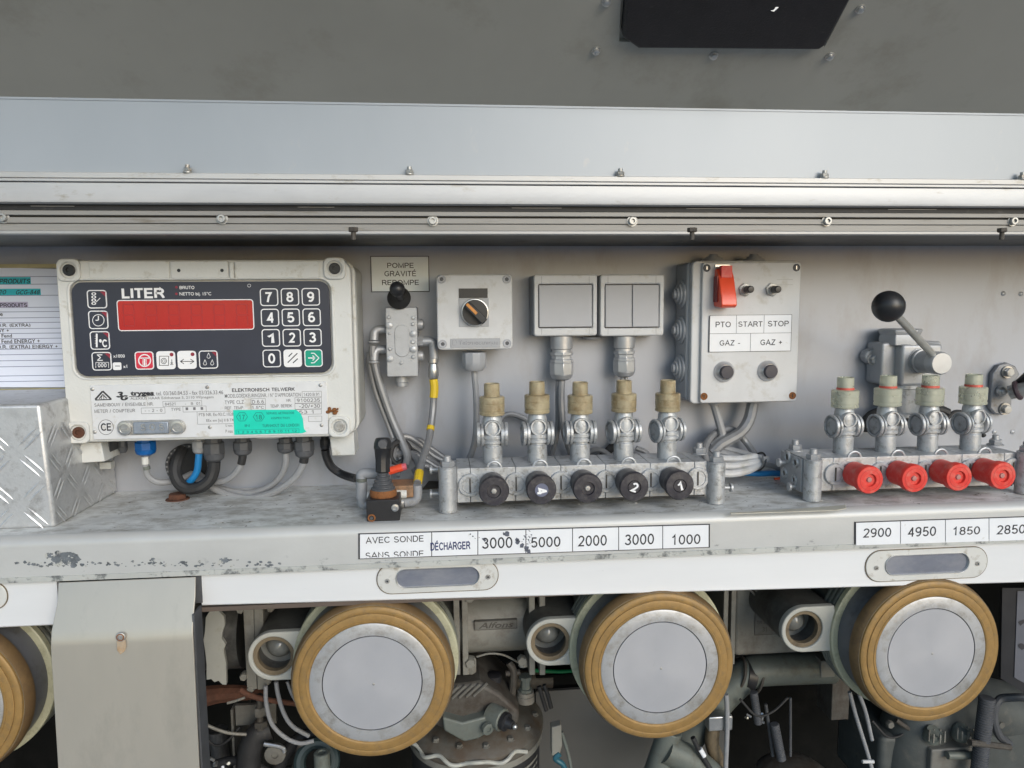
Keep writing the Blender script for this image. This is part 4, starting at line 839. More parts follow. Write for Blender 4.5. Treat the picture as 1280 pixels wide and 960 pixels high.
obox(MB(), cc, dv, -13.8, 2, 1.7, Y-17.8, Y-15).build('orange_pointer', m_orange, kn, bevel=.5)
x_ = RC(563, 423, 625, 434.5, Y); np_ = MB().box(x_[0], x_[1], Y-.6, Y, x_[2], x_[3]).build('maker_plate', m_plastic, rb)
MB().outline(*x_, Y-.7, .3).text('Telemecanique', (573, 425.5, 622.5, 432.5), Y-.65, 0).outline(*RC(565.5, 425.5, 571, 431.5, Y), Y-.7, .4).build('plate_lettering', m_inkf, np_)
def cgland(parent, px, y0, y1, w, Y, m=m_plastic, steps=True):
    p = W(px, y0, Y); L_ = p.z-W(px, y1, Y).z; r = w/2*K(px, y0, Y); g = MB()
    if steps:
        g.lathe((p.x, Y, p.z), -ZP, [(0, r*.95), (L_*.28, r*.92), (L_*.30, r*.8), (L_*.36, r*.8)], 24).build('gland_neck', m, parent)
        g = MB(); g.lathe((p.x, Y, p.z-L_*.36), -ZP, [(0, r*.95), (L_*.07, r*.95), (L_*.08, r*.85), (L_*.16, r*.85), (L_*.17, r*.95), (L_*.24, r*.95)], 8)
        g.lathe((p.x, Y, p.z-L_*.60), -ZP, [(0, r), (L_*.26, r)], 8); g.lathe((p.x, Y, p.z-L_*.86), -ZP, [(0, r*.97), (L_*.1, r*.8), (L_*.14, r*.5)], 20)
    else: g.lathe((p.x, Y, p.z), -ZP, [(0, r), (L_*.5, r), (L_*.82, r*.92), (L_, r*.7), (L_, .01)], 10)
    g.build('cable_gland', m, parent, bevel=.4); return Vector((p.x, Y, p.z-L_))
e = cgland(rb, 592.5, 440, 463.5, 31, -34, steps=False)
G4 = 'single supply cables dropping from the wall boxes'
cable('cable', [e, (595.5, 500, -34), (595, 540, -32), (590, 565, -28), (578, 590, -22)], 3.8, m_cable, 'grey cable dropping from the rotary switch box', group=G4)

# ------------------------------------------------------------ rocker switches
Y = -40
def rocker(px0, px1, two, label):
    a_, b_, c_, d_ = RC(px0, 343, px1, 420, Y)
    t = thing('rocker_switch', label, 'switch', ((a_+b_)/2, -20, c_), 'grey surface rocker switches on the back wall')
    MB().prism(rrect(a_-1, b_-1, c_-.5, d_-.5, 3, 4), Y+11, -1).build('switch_back_box', mat('switch_back', (.26,.27,.29), .5), t, bevel=1.5)
    fx = RC(px0+5.5, 355, px1-5.5, 410, Y)
    MB().frame(rrect(a_, b_, c_, d_, 3, 5), rrect(fx[0], fx[1], fx[2], fx[3], 2, 5), Y, Y+12).build('switch_frame', m_box, t, bevel=1.8, seg=3)
    MB().box(fx[0]-1, fx[1]+1, Y+6, Y+9, fx[2]-1, fx[3]+1).build('rocker_gap', m_black, t)
    xs = [(fx[0]+.9, fx[1]-.9)] if not two else [(fx[0]+.9, (fx[0]+fx[1])/2-.4), ((fx[0]+fx[1])/2+.4, fx[1]-.9)]
    for u, v in xs: MB().add([(u, Y-.8, fx[2]+1.2), (v, Y-.8, fx[2]+1.2), (v, Y+.8, fx[3]-1), (u, Y+.8, fx[3]-1), (u, Y+7, fx[2]+1.2), (v, Y+7, fx[2]+1.2), (v, Y+7, fx[3]-1), (u, Y+7, fx[3]-1)], [(0,1,2,3), (4,7,6,5), (0,4,5,1), (1,5,6,2), (2,6,7,3), (3,7,4,0)]).build('rocker_paddle', m_plastic2, t, bevel=.7)
    sm = MB()
    for px in (px0+9.5, px1-10): p = W(px, 349, Y); sm.box(p.x-.2, p.x+.2, Y-.08, Y+.05, fx[3]+.5, d_-2); p = W(px, 415, Y); sm.box(p.x-.2, p.x+.2, Y-.08, Y+.05, c_+2, fx[2]-.5)
    sm.build('frame_seam', m_inkf, t)
    return t
r1 = rocker(667.5, 746.5, False, 'grey wall switch with one wide rocker, left of its pair'); r2 = rocker(750.5, 830, True, 'grey wall switch with two narrow rockers, right of its pair')
m_gsil = mat('gland_silver', (.50,.505,.515), .32, .6, .08, 60); e1 = cgland(r1, 702, 420, 475, 30, -24, m_gsil); e2 = cgland(r2, 780.5, 420, 471, 28, -24, m_gsil)
MB().lathe((W(740, 424, -12).x, -12, W(740, 421, -12).z), -ZP, [(0, 12), (3, 10), (3.2, .01)], 24).build('blanking_plug', m_plastic, r1)
cable('cable', [e1, (701.5, 500, -24), (703.5, 530, -26), (709, 552, -20), (716, 572, -16)], 4.4, m_cable2, 'thicker grey cable below the single rocker switch', group=G4)
cable('cable', [e1+Vector((-4, 1, 0)), (697, 500, -16), (697, 535, -16), (692, 560, -14), (684, 588, -12)], 3.2, m_cable2, 'thinner grey cable below the single rocker switch', group=G4)
cable('cable', [e2+Vector((-2, 0, 0)), (777.5, 480, -24), (777, 500, -22), (775, 560, -18), (765, 600, -14)], 2.6, m_cable2, 'left thin cable of the pair below the double rocker switch', group=G4)
cable('cable', [e2+Vector((2, 0, 0)), (783, 480, -24), (783, 500, -22), (786, 560, -18), (800, 600, -14)], 2.6, m_cable2, 'right thin cable of the pair below the double rocker switch', group=G4)
cable('cable', [(628, 545, -30), (626, 525, -20), (636, 518, -14), (650, 521, -12), (662, 530, -12), (675, 560, -12), (700, 590, -12)], 3.6, m_cable2, 'grey cable arching between the first two valves of left manifold', group=G3)
cable('cable', [(700, 590, -12), (720, 575, -14), (745, 562, -16), (762, 570, -18), (775, 588, -18), (800, 602, -20)], 3.6, m_cable2, 'grey cable arching between the third and fourth valves', group=G3)
cable('cable', [(795, 560, -14), (808, 566, -16), (818, 582, -20), (840, 600, -20)], 3.4, m_cable2, 'grey cable sloping down behind the fourth valve', group=G3)
cable('cable', [(740, 590, -12), (752, 572, -12), (768, 555, -12), (775, 535, -12)], 5.2, m_blackr, 'dark cable rising behind the fourth valve', group=G3)

# ------------------------------------------------------------ control box
Y = -56
a_, b_, c_, d_ = RC(865.5, 325.5, 999, 504, Y)
cb = thing('control_box', 'light grey control box with red guarded switch and PTO START STOP label', 'control box', ((a_+b_)/2, -28, c_))
MB().prism(rrect(a_-3, b_-1, c_+2, d_-1, 5, 5), Y+13, -1).build('box_base', m_plastic, cb, bevel=2)
MB().prism(rrect(a_, b_, c_, d_, 6, 5), Y+4, Y+14).build('box_lid', m_box, cb, bevel=1.6, seg=3)
x_ = RC(875, 328, 998, 502.5, Y); fp_ = MB().prism(rrect(x_[0]+1.5, x_[1], x_[2], x_[3], 3, 3), Y-1, Y+5).build('front_cover', m_box, cb, bevel=1, seg=3)
for px, py, m in ((883.5, 335, m_dark), (995.5, 334.5, m_dark), (880, 495.5, m_rusto), (990.5, 494.5, m_rusto)):
    c = W(px, py, Y-1); s_ = MB().lathe(c, YM, [(0, 4.4), (.6, 4.3), (.7, 3.6), (.3, 3.3), (.3, .01)], 20).build('cover_screw', m, cb); MB().box(c.x-.4, c.x+.4, Y-1.8, Y-1.2, c.z-2, c.z+2).build('screw_slot', m_steel if m is m_dark else m_black, s_)
def grommet(c, ax, r):
    return MB().lathe(c, ax, [(0, r), (2, r), (3, r*.94), (3.1, r*.78), (5.5, r*.74), (5.6, r*.55), (8, r*.52), (8.1, r*.34), (11, r*.30), (11.6, .01)], 28).build('stepped_grommet', m_plastic, cb)
for py in (368, 412.5, 460): p = W(854, py, -22); grommet((a_-2.6, -24, p.z), -XP, 17)
for px in (893, 944): p = W(px, 320, -30); grommet((p.x, -26, d_-2), ZP, 17)
eg = []
for px in (893, 942): p = W(px, 505, -30); MB().lathe((p.x, -28, c_+2.5), -ZP, [(0, 17), (2, 16), (2.2, 12), (5, 10.5), (5.2, 7), (8, 6)], 28).build('bottom_grommet', m_plastic, cb); eg.append(Vector((p.x, -28, c_-4)))
# red guard switch
gd = MB().box(*RC(893, 333, 911, 340, Y)[:2], Y-3, Y-1, *RC(893, 331, 911, 340, Y)[2:]).build('guard_bracket', m_steel, cb, label='steel hinge bracket of the red guard')
Yg = Y-26
g0 = RC(891.5, 337, 911, 384, Y-1)
G = []
prof_g = [(Y-1, g0[3]), (Y-8, g0[3]+1), (Y-15, g0[3]-9), (Y-25, g0[2]+9), (Y-26, g0[2]+2), (Y-22, g0[2]-.5), (Y-1, g0[2]+1)]
gm = MB().sweepx(prof_g, g0[0]+1, g0[1]+.5).build('switch_guard', m_guard, cb, bevel=1.2, label='bright red flip-up switch guard')
MB().box(g0[0]+3.5, g0[1]-2, Y-16, Y-9, g0[3]-10, g0[3]+4).build('guard_hinge_notch', m_red, gm, bevel=.6)
MB().box(g0[0]-.4, g0[0]+1.5, Y-14, Y-3, g0[2]+6, g0[3]-8).build('guard_side_slot', mat('dark_red_plastic', (.22,.02,.02), .5), gm)
for px, py in ((934, 362), (967.5, 362)):
    c = W(px-3, py, Y-1); nb = MB().hexa(c, YM, 3, 8).build('hex_nut', m_zinc, cb); MB().lathe(c+YM*3, YM, [(0, 6), (.6, 6), (.7, 5), (4, 5)], 20).build('threaded_collar', m_zinc, nb)
    MB().lathe(c+YM*7, YM, [(0, 4.5), (7, 4.3), (10, 4.1), (11, 3.2), (11.2, .01)], 20).build('push_button', m_black, nb)
for px, py in ((906.5, 464.5), (961, 463.5)):
    c = W(px-1.5, py, Y-1); nb = MB().lathe(c, YM, [(0, 12.4), (1.4, 12.4), (4, 11), (7, 9.2), (7.5, 8.6), (6.5, 8.4), (6.4, .01)], 36).build('button_bezel', mat('bezel_silver', (.55,.55,.56), .3, .7, .05, 60), cb)
    MB().lathe(c+YM*6, YM, [(0, 8), (4, 8), (5.2, 7.2), (5.3, .01)], 32).build('push_button', mat('slate_button', (.035,.035,.05), .35), nb)
x_ = RC(886.5, 393.5, 989, 439.5, Y-1.4); lb = MB().box(x_[0], x_[1], Y-2, Y-1, x_[2], x_[3]).build('label_card', m_label, cb)
g = MB(); YL = Y-2.05
zm = (x_[2]+x_[3])/2; g.outline(*x_, YL-.12, .45); g.quad(x_[0], x_[1], zm-.2, zm+.2, YL-.14)
for px in (920.5, 955): p = W(px, 405, YL); g.quad(p.x-.2, p.x+.2, zm, x_[3], YL-.14)
p = W(938, 428, YL); g.quad(p.x-.2, p.x+.2, x_[2], zm, YL-.14); g.quad(x_[0]-.8, x_[0]+.4, x_[2], x_[3]-1, YL-.16)
g.text('PTO', (894.5, 401.5, 913.5, 409), YL); g.text('START', (923, 401, 953, 408.5), YL); g.text('STOP', (960, 400.5, 986, 408), YL); g.text('GAZ -', (899.5, 424.5, 925, 432), YL); g.text('GAZ +', (950.5, 423.5, 977.5, 431.5), YL)
g.build('label_lettering', m_ink, lb)
fs_ = MB()
for y in (349, 355.5): p = RC(971, y, 991, y+.8, Y-1); fs_.quad(p[0], p[1], p[2], p[3], Y-1.08)
fs_.build('faint_rubbed_mark', mat('faint_mark', (.44,.44,.43), .5, bump=0), cb)
# cables under the control box
G5 = 'grey cables bundled below the control box'
cable('cable', [eg[0], (899, 528, -30), (903, 545, -32), (898, 552, -36), (890, 558, -36)], 5.0, m_cable, 'grey cable from the left grommet under the control box', group=G5)
cable('cable', [eg[1], (936, 525, -30), (926, 540, -34), (912, 549, -38), (900, 556, -40), (890, 566, -40)], 7.2, m_cable2, 'thick grey conduit from the right grommet under the control box', group=G5)
cable('cable', [(883, 580, -60), (881, 560, -46), (890, 545, -30), (903, 538, -22), (918, 538, -18), (932, 552, -16), (945, 570, -30)], 4.2, m_cable2, 'grey cable making the top arch of the loop right of manifold', group=G5)
for i, (y0, y1, y2, r, lb_) in enumerate(((557, 568, 571, 3.6, 'uppermost grey strand slanting down to the cable ties'), (563, 575, 575, 3.6, 'second grey strand slanting down to the cable ties'), (570, 580, 576, 3.4, 'third grey strand slanting down to the cable ties'))):
    cable('cable', [(890+i*3, y0, -34-i*3), (915, (y0+y1)/2, -40-i*3), (935, y1, -48-i*4), (948, y2+2, -54-i*2)], r, m_cable, lb_, group=G5)
cable('cable', [(900, 573, -52), (925, 573.5, -56), (942, 571, -56), (950, 573, -50)], 4.2, m_box, 'upper pale cable lying behind the manifold end', group=G5)
cable('cable', [(895, 582, -60), (918, 582.5, -62), (940, 578.5, -62), (952, 576, -56)], 4.6, m_box, 'middle pale cable lying behind the manifold end', group=G5)
cable('cable', [(895, 591, -70), (915, 592, -70), (935, 588, -68), (950, 580, -60)], 4.6, m_box, 'lowest pale cable lying behind the manifold end', group=G5)
tie = thing('cable_tie', 'clear zip tie with square head round the cables right of manifold', 'cable tie', tuple(W(948, 575, -60)))
p = W(949, 577, -60); MB().ring(p, Vector((.8, .2, -.3)), 11, 1.4, 20, 4).build('tie_band', m_black, tie); MB().box(p.x+1, p.x+8, -70, -64, p.z+2, p.z+8).build('tie_head', m_cable, tie, bevel=.5)
cable('cable', [(950, 580, -56), (965, 582, -50), (985, 590, -40), (1010, 596, -20)], 3.2, m_cable, 'grey tube running right to behind the second manifold', group=G5)
cable('cable', [(930, 591, -56), (950, 592, -56), (975, 592, -50), (1010, 598, -30), (1050, 600, -20)], 3.6, m_bluec, 'blue tube lying on shelf between the two manifolds', group=G5)
cable('cable', [(945, 590, -50), (962, 584, -48), (980, 586, -44), (1005, 592, -30)], 2.0, m_box, 'thin white tube above the blue one', group=G5)
cable('cable', [(968, 598.5, -44), (985, 597.5, -44), (1000, 599, -34)], 1.6, m_guard, 'thin red wire under the blue tube', group=G5)

# ------------------------------------------------------------ manifolds
YM1 = -132                                             # front face of both valve blocks
ZT = ZS+46; ZL = ZS+9                                  # top and bottom of the blocks
def bolt_on(mbx, x, y, z, r=6.2):
    mbx.lathe((x, y, z), ZP, [(0, r*1.25), (1.2, r*1.25)], 20); mbx.hexa((x, y, z+1.2), ZP, 6, r); mbx.lathe((x, y, z+7.2), ZP, [(0, r*.55), (5, r*.5), (5.5, r*.35)], 14)
def post(t, x, Y, z1):
    p_ = MB().lathe((x, Y, ZS+.3), ZP, [(0, 9.6), (z1-ZS-.3, 9.6)], 28).build('mounting_post', m_silver2, t, bevel=.8)
    b = MB(); bolt_on(b, x, Y, z1, 7.6); b.build('post_bolt', m_silver, p_)
def slot_plug(t, px, py, Y=YM1):
    c = W(px, py, Y); k_ = K(px, py, Y)
    o = MB().lathe((c.x, Y, ZS+28), YM, [(0, 12.3), (2.6, 12.3), (3.2, 11.6), (3.2, 8.8), (2.0, 8.4), (2.0, .01)], 32).build('slotted_plug', m_silver2, t)
    MB().box(c.x-.7, c.x+.7, Y-3, Y-1.9, ZS+20.5, ZS+35.5).build('plug_slot', m_grime, o)
def valve(t, px, py, capm, redring, turn):
    "one poppet valve standing on the block; turn: small swivel of the body"
    Yv = -106; c = W(px, py, Yv); x = c.x; z = ZT
    vb = MB(); vb.lathe((x, Yv, z-1), ZP, [(0, 10.8), (20, 10.8), (20.5, 9.6), (23, 9.6)], 28)
    vb.lathe((x, Yv, z+22), ZP, [(0, 12.6), (3.4, 12.6), (3.5, 11.4), (5, 11.4), (5.1, 12.8), (9, 12.8), (10, 11)], 28)
    vb.lathe((x, Yv, z+31), ZP, [(0, 11), (8, 11.2), (17, 10.4), (23, 9)], 28)
    ca, sa = math.cos(turn), math.sin(turn)
    vb.box(x-14, x+14, Yv-7, Yv+7, z+23.5, z+29.5)
    b = vb.build('valve_body', m_silver2, t, bevel=.4)
    for sx in (-1, 1):
        ax = Vector((sx*ca, sx*sa, 0)); sp = MB().lathe((x+ax.x*9, Yv+ax.y*9, z+31), ax, [(0, 10), (.5, 13), (3, 13.2), (3.1, 11.4), (4.6, 11.4), (4.7, 13.2), (7.4, 13.2), (8, 12.4), (8, 10.8), (5.6, 10.4), (5.6, 9.2), (7, 8.8), (7, .01)], 30).build('side_cap', m_silver2, b)
    ax = Vector((sa, -ca, 0)); fc = MB().lathe((x, Yv-7, z+39.5), ax, [(0, 9.2), (4.2, 9.2), (5.4, 8.6), (5.4, 7.3), (4.8, 6.9), (-.6, 6.6), (-.6, .01)], 28).build('front_port', m_silver2, b)
    MB().lathe((x, Yv-7, z+39.5), ax, [(-1, 6.5), (1.6, 6.2), (1.8, 5), (1.8, .01)], 24).build('port_insert', m_silver2, fc); MB().box(x-5.0, x+5.0, Yv-9.3, Yv-8.2, z+38.9, z+39.7).build('port_slot', m_grime, fc)
    MB().ring((x, YM1+2, z-1.5), YM, 7.4, 1.5, 26, 8).build('block_port_ring', m_silver2, b)
    q = 1.2 if redring else 1.13; hq = random.Random(int(px)).uniform(-.8, 1.2)
    MB().cyl((x, Yv, z+50), (x, Yv, z+78), 6.2, n=20).build('valve_spindle', m_goldd if not redring else m_silver2, b)
    cap = MB().lathe((x, Yv, z+53+hq), ZP, [(0, 11.6*q), (.6, 12.2*q), (3, 12.2*q), (3.4, 11.8*q), (5, 11.8*q), (5.4, 12.2*q), (12, 12.2*q), (12.3, 11.9*q), (13, 11.9*q), (13.3, 12.2*q), (19, 12.2*q), (20, 11.4*q), (20.4, 7.6*q)], 32).build('nylon_cap', capm, b)
    MB().lathe((x, Yv, z+73+hq), ZP, [(0, 7.6*q), (14, 7.4*q), (14.4, 6.6*q), (13, 6.0*q), (13, .01)], 28).build('cap_tip', capm, b)
    if redring: MB().lathe((x, Yv, z+73.2+hq), ZP, [(0, 9.5), (2.6, 9.4)], 24, caps=False).build('red_ring', mat('red_seal', (.55,.10,.07), .4, 0, .2, 90), b)
def knob(t, px, col, mark, L_=32, r=15.6, turn=0):
    p = W(px, 604, YM1-L_); x = p.x; z = ZS+28.3
    st_ = MB().lathe((x, YM1, z), YM, [(0, 11), (3, 11), (3.1, r*.88), (L_-11, r*.86), (L_-9, r*.98), (L_-2, r), (L_, r*.93), (L_+.3, r*.46), (L_-2.2, r*.42), (L_-2.2, .01)], 36)
    o = st_.build('valve_knob', m_red if col == 'red' else m_knobb, t)
    if mark:
        q = W(px, 604, YM1-L_-.5)
        w_ = {'2': 9, '1': 6, '4': 9}[mark]
        g = MB(); 
        if mark == '4': MB().lathe((x, YM1-L_-.35, z), YM, [(0, 7), (.2, 7)], 24).build('number_disc', mat('number_disc', (.12,.13,.19), .5), o)
        pyc = pyf(px); MB().lathe((x, YM1-L_+2.2, z), YM, [(0, r*.41), (2.1, r*.41)], 24).build('knob_plug', m_knobb, o); g.text(mark, (px-w_/2, pyc-6, px+w_/2, pyc+6), YM1-L_-.8, .03, rot=-1.35 if mark == '4' else (-.35 if mark == '2' else .25)); g.build('knob_number', m_white, o)
    else: MB().lathe((x, YM1-L_+2.2, z), YM, [(0, r*.2), (1.6, r*.16), (1.8, .01)], 12).build('knob_pin', m_zinc if col == 'black' else mat('pink_pin', (.42,.20,.18), .4), o); MB().ring((x, YM1-L_-.05, z), YM, r*.72, .25, 32, 6).build('knob_ring_line', m_knobb if col == 'black' else mat('red_groove', (.40,.02,.02), .5), o)
    return o
def pyf(px):
    "pixel row at which the knob centre height shows for column px"
    lo, hi = 560, 650
    for _ in range(30):
        m_ = (lo+hi)/2
        if W(px, m_, YM1-32.8).z > ZS+28.3: lo = m_
        else: hi = m_
    return (lo+hi)/2
m_knobb = mat('black_knob', (.030,.028,.036), .40, 0, .2, 90, (.09,.085,.085), .60, 120, .12, .15, 600)
# left manifold
xL = W(571, 600, YM1).x; xR = W(884.5, 600, YM1).x
mf = thing('valve_manifold', 'left silver valve manifold with five black knobs standing on the shelf', 'valve manifold', ((xL+xR)/2, -105, ZS), 'valve manifolds on the shelf')
seams = [xL]+[W(px, 600, YM1).x for px in (588, 644.5, 701, 757, 812.5, 868)]+[xR]
for i in range(len(seams)-1): MB().box(seams[i]+.25, seams[i+1]-.25, YM1, -80, ZL, ZT).build('block_segment', m_silver2, mf, bevel=.5)
MB().box(xL-5, xL+1, YM1+12, -84, ZL+1, ZT-1).build('end_plate', m_silver2, mf, bevel=.6); MB().box(xL+2, xR-2, YM1+3, -83, ZL-2, ZL+1).build('bottom_gasket', m_black, mf)
for px in (587.5, 645, 701, 757.5, 813, 871.5): slot_plug(mf, px, 604)
for px in (615.4, 671.5, 725, 779.5, 834): valve(mf, px, 545, m_capy, False, {615.4: -.04, 671.5: .05, 779.5: .14, 834: .24}.get(px, 0))
for px, mk in ((617.5, None), (677, '4'), (735, None), (793, '2'), (850, '1')): knob(mf, px, 'black', mk)
post(mf, W(559.5, 600, -134).x, -134, ZT+2); post(mf, W(895, 600, -134).x, -134, ZT-1)
b = MB(); p = W(873, 570, -88); bolt_on(b, p.x, -90, ZT, 7.2); b.build('rear_bolt', m_silver, mf)
def pin(t, px, py, Y, d):
    p = W(px, py, Y); MB().lathe(p, Vector((d, 0, 0)), [(-8, 2.4), (4, 2.4), (4.1, 5), (6.4, 5), (7, 4)], 16).build('end_pin', m_silver2, t)
pin(mf, 545, 587, -112, -1); pin(mf, 545, 617, -114, -1); pin(mf, 908, 609.5, -118, 1)
# right manifold
xL = W(1005, 600, YM1).x; xR = W(1271, 592, YM1).x
mg = thing('valve_manifold', 'right silver valve manifold with four red knobs standing on the shelf', 'valve manifold', ((xL+xR)/2, -105, ZS), 'valve manifolds on the shelf')
seams = [xL]+[W(px, 600, YM1).x for px in (1040.5, 1094, 1147.5, 1201, 1254)]+[xR]
for i in range(len(seams)-1): MB().box(seams[i]+.25, seams[i+1]-.25, YM1, -82, ZL, ZT).build('block_segment', m_silver2, mg, bevel=.5)
epx = MB().box(xL-3, xL-.1, YM1+1, -80, ZL-1, ZT-1).build('end_plate', m_silver, mg, bevel=.5)
for y_, z_, r_ in ((-118, 30, 5), (-98, 32, 5.5), (-92, 12, 5), (-116, 10, 4.4)):
    MB().ring((xL-3.4, y_, ZL+z_), XP, r_, 1.8, 20, 8).build('plate_boss', m_silver2, epx); MB().lathe((xL-3.2, y_, ZL+z_), -XP, [(0, r_*.7), (.3, r_*.7)], 14).build('plate_hole', m_grime, epx)
MB().box(xL+2, xR-2, YM1+3, -85, ZL-2, ZL+1).build('bottom_gasket', m_black, mg)
for px in (1043, 1099, 1155, 1210, 1264): slot_plug(mg, px, 598)
for px in (1054.5, 1107.5, 1160, 1213.5): valve(mg, px, 540, m_capg, True, {1054.5: .10, 1107.5: .14, 1160: .08, 1213.5: .17}[px])
for px in (1087.5, 1143.5, 1198.7, 1253.5): knob(mg, px, 'red', None, 34, 15.4)
post(mg, W(1015.5, 600, -137).x, -137, ZT-.5); post(mg, W(1281, 595, -137).x, -137, ZT+1)
for px_, y_ in ((992, -86), (1239, -88)):
    b = MB(); p = W(px_, 562, -82); bolt_on(b, p.x, y_, ZT, 7.2); b.build('rear_bolt', m_silver, mg)
pin(mg, 979, 578, -96, -1); pin(mg, 992, 608, -118, -1)

# ------------------------------------------------------------ lever valve
lv = thing('lever_valve', 'cast grey valve with angled steel lever and black ball knob', 'valve', tuple(W(1145, 480, -30)))
Y = -50
a_, b_, c_, d_ = RC(1127, 430, 1178, 480, Y); 
oc = [(a_-22, c_+6), (a_-20, d_-2), (a_-6, d_+8), (b_+6, d_+8), (b_+14, d_-6), (b_+14, c_-2), (b_-4, c_-5), (a_, c_-5)]
body = MB().prism([(a_, c_-3), (a_, d_), (b_, d_), (b_, c_-3)], Y, -30).build('valve_body', m_silver, lv, bevel=4, seg=3)
MB().prism([(a_-17, c_-1), (a_-17, d_+1), (a_-2, d_+2), (b_+8, d_+2), (b_+10, c_-1), (a_, c_-5)], Y+14, -2).build('body_rear', m_silver, body, bevel=3, seg=3)
MB().lathe((a_+12, -26, d_-2), ZP, [(0, 25), (9, 25), (13, 24), (17, 26), (19, 26), (20, 24)], 6).build('top_flange', m_silver, body, bevel=1)
p = W(1086, 445, -10); MB().prism([(a_-10, p.z-10), (a_-10, p.z+12), (p.x+3, p.z+11), (p.x-6, p.z+6), (p.x-9, p.z), (p.x-6, p.z-7), (p.x+2, p.z-11)], -16, -2).build('mounting_ear', m_silver, body, bevel=2)
p = W(1091.5, 449, -16); MB().lathe(p, YM, [(0, 8), (1.2, 8)], 20).build('ear_washer', m_silver, body); MB().hexa(p+YM*1.2, YM, 6, 6.2).build('ear_bolt', m_silver2, body, bevel=.4)
MB().lathe((a_+18, -28, c_-2), -ZP, [(0, 24), (4, 24), (5, 20), (34, 19), (36, 23), (40, 23)], 30).build('lower_port', m_silver2, body)
hb = W(1163, 453, Y); hf = Vector((W(1179.5, 454.5, -92).x, -92, W(1179.5, 454.5, -92).z)); hb = Vector((hf.x, Y+2, hf.z))
MB().lathe(hb, YM, [(0, 16), (3, 16), (3.1, 14), (6, 14), (6.1, 15), (9, 15), (9.2, 13.4), (28, 13.4)], 30).build('shaft_collar', m_silver, lv)
MB().lathe(hb+YM*28, YM, [(0, 13.6), (11, 13.6), (13.4, 12), (13.6, .01)], 36).build('lever_hub', m_steel2 if 'm_steel2' in globals() else mat('bright_silver_paint', (.50,.51,.52), .4, .4, .05, 60), lv)
bk = W(1110.5, 383, -150); hs = hb+YM*30
rs = Vector((W(1167, 443, -86).x, -84, W(1167, 443, -86).z))
MB().tube([rs, bk], 4.3, 16).build('lever_rod', mat('brushed_rod', (.60,.59,.55), .3, .7, .1, 50, (.4,.36,.28), .66, 60, .1, .05), lv)
MB().lathe(bk, (bk-rs), [(-17*math.cos(math.pi*i/14)*(1.0), max(.01, 16.6*math.sin(math.pi*i/14))) for i in range(15)], 32).build('ball_knob', m_black, lv)
# black hose behind right manifold
cable('dark_hose', [(1185, 516, -16), (1172, 512, -14), (1150, 518, -14), (1120, 522, -16), (1098, 516, -20), (1084, 524, -24), (1082, 540, -26)], 6, m_blackr, 'dark rubber hose running behind the valves of the right manifold', 'hose')
cable('air_hose', [(1184, 522, -20), (1195, 515, -20), (1210, 520, -20), (1230, 545, -20)], 3, m_blackr, 'thin black tube behind the last two clear caps', 'hose')

# ------------------------------------------------------------ wall bracket with gas strut end at right
wb = thing('strut_bracket', 'rounded steel bracket with black strut end on wall at far right', 'bracket', tuple(W(1262, 487, -4)))
a_, b_, c_, d_ = RC(1239, 455, 1284, 517, -8)
MB().prism([(a_, c_+8), (a_+1, d_-12), (a_+9, d_-1), (a_+20, d_+2), (a_+32, d_-3), (a_+39, d_-14), (a_+30, d_-26), (a_+30, c_+16), (a_+30, c_+4), (a_+20, c_-2), (a_+8, c_)], -8, -1).build('bracket_plate', m_zinc2 if 'm_zinc2' in globals() else mat('dark_zinc', (.24,.25,.27), .45, .6, .1, 60, (.14,.13,.12), .62, 80, .1, .2), wb, bevel=1.5)
for px, py in ((1259, 465), (1256, 511)):
    p = W(px, py, -9); q_ = MB().lathe(p, YM, [(0, 8), (1.5, 7.8)], 20).build('bracket_washer', m_steel, wb); MB().hexa(p+YM*1.5, YM, 5, 6).build('bracket_bolt', m_zinc, q_)
p = W(1250.5, 489, -9); MB().lathe(p, YM, [(0, 7), (4, 6.5), (4.2, 3), (9, 2.8), (9.5, 1.6)], 18).build('pivot_stud', m_steel, wb)
p = W(1262, 491, -22); q = W(1290, 484, -40); MB().tube([p, q], 9, 18).build('strut_end', m_zinc, wb, bevel=.4); MB().tube([W(1273, 478, -24), W(1300, 455, -60)], 4.5).build('strut_rod', m_black, wb); MB().ring(W(1272, 488, -30), q-p, 10, 3, 20, 8).build('strut_collar', mat('maroon_rubber', (.045,.028,.036), .5), wb)
for px, py, nm in ((1254, 367, 'upper left of two small rivets on the wall above the bracket'), (1276, 367.5, 'upper right of two small rivets on the wall at frame edge'), (1243, 540, 'small rivet below the bracket, nearer the last valve'), (1265.5, 540, 'small rivet below the bracket, nearer the frame edge')):
    p = W(px, py, 0); tag(MB().lathe((p.x, 0, p.z), YM, [(-.5, 3.2), (.6, 3), (1.6, 1.8), (1.9, .01)], 16).build('wall_rivet', m_silver, None, origin=(p.x, 0, p.z)), nm, 'rivet', 'small rivets on the back wall')
p = W(1265, 586, -100)

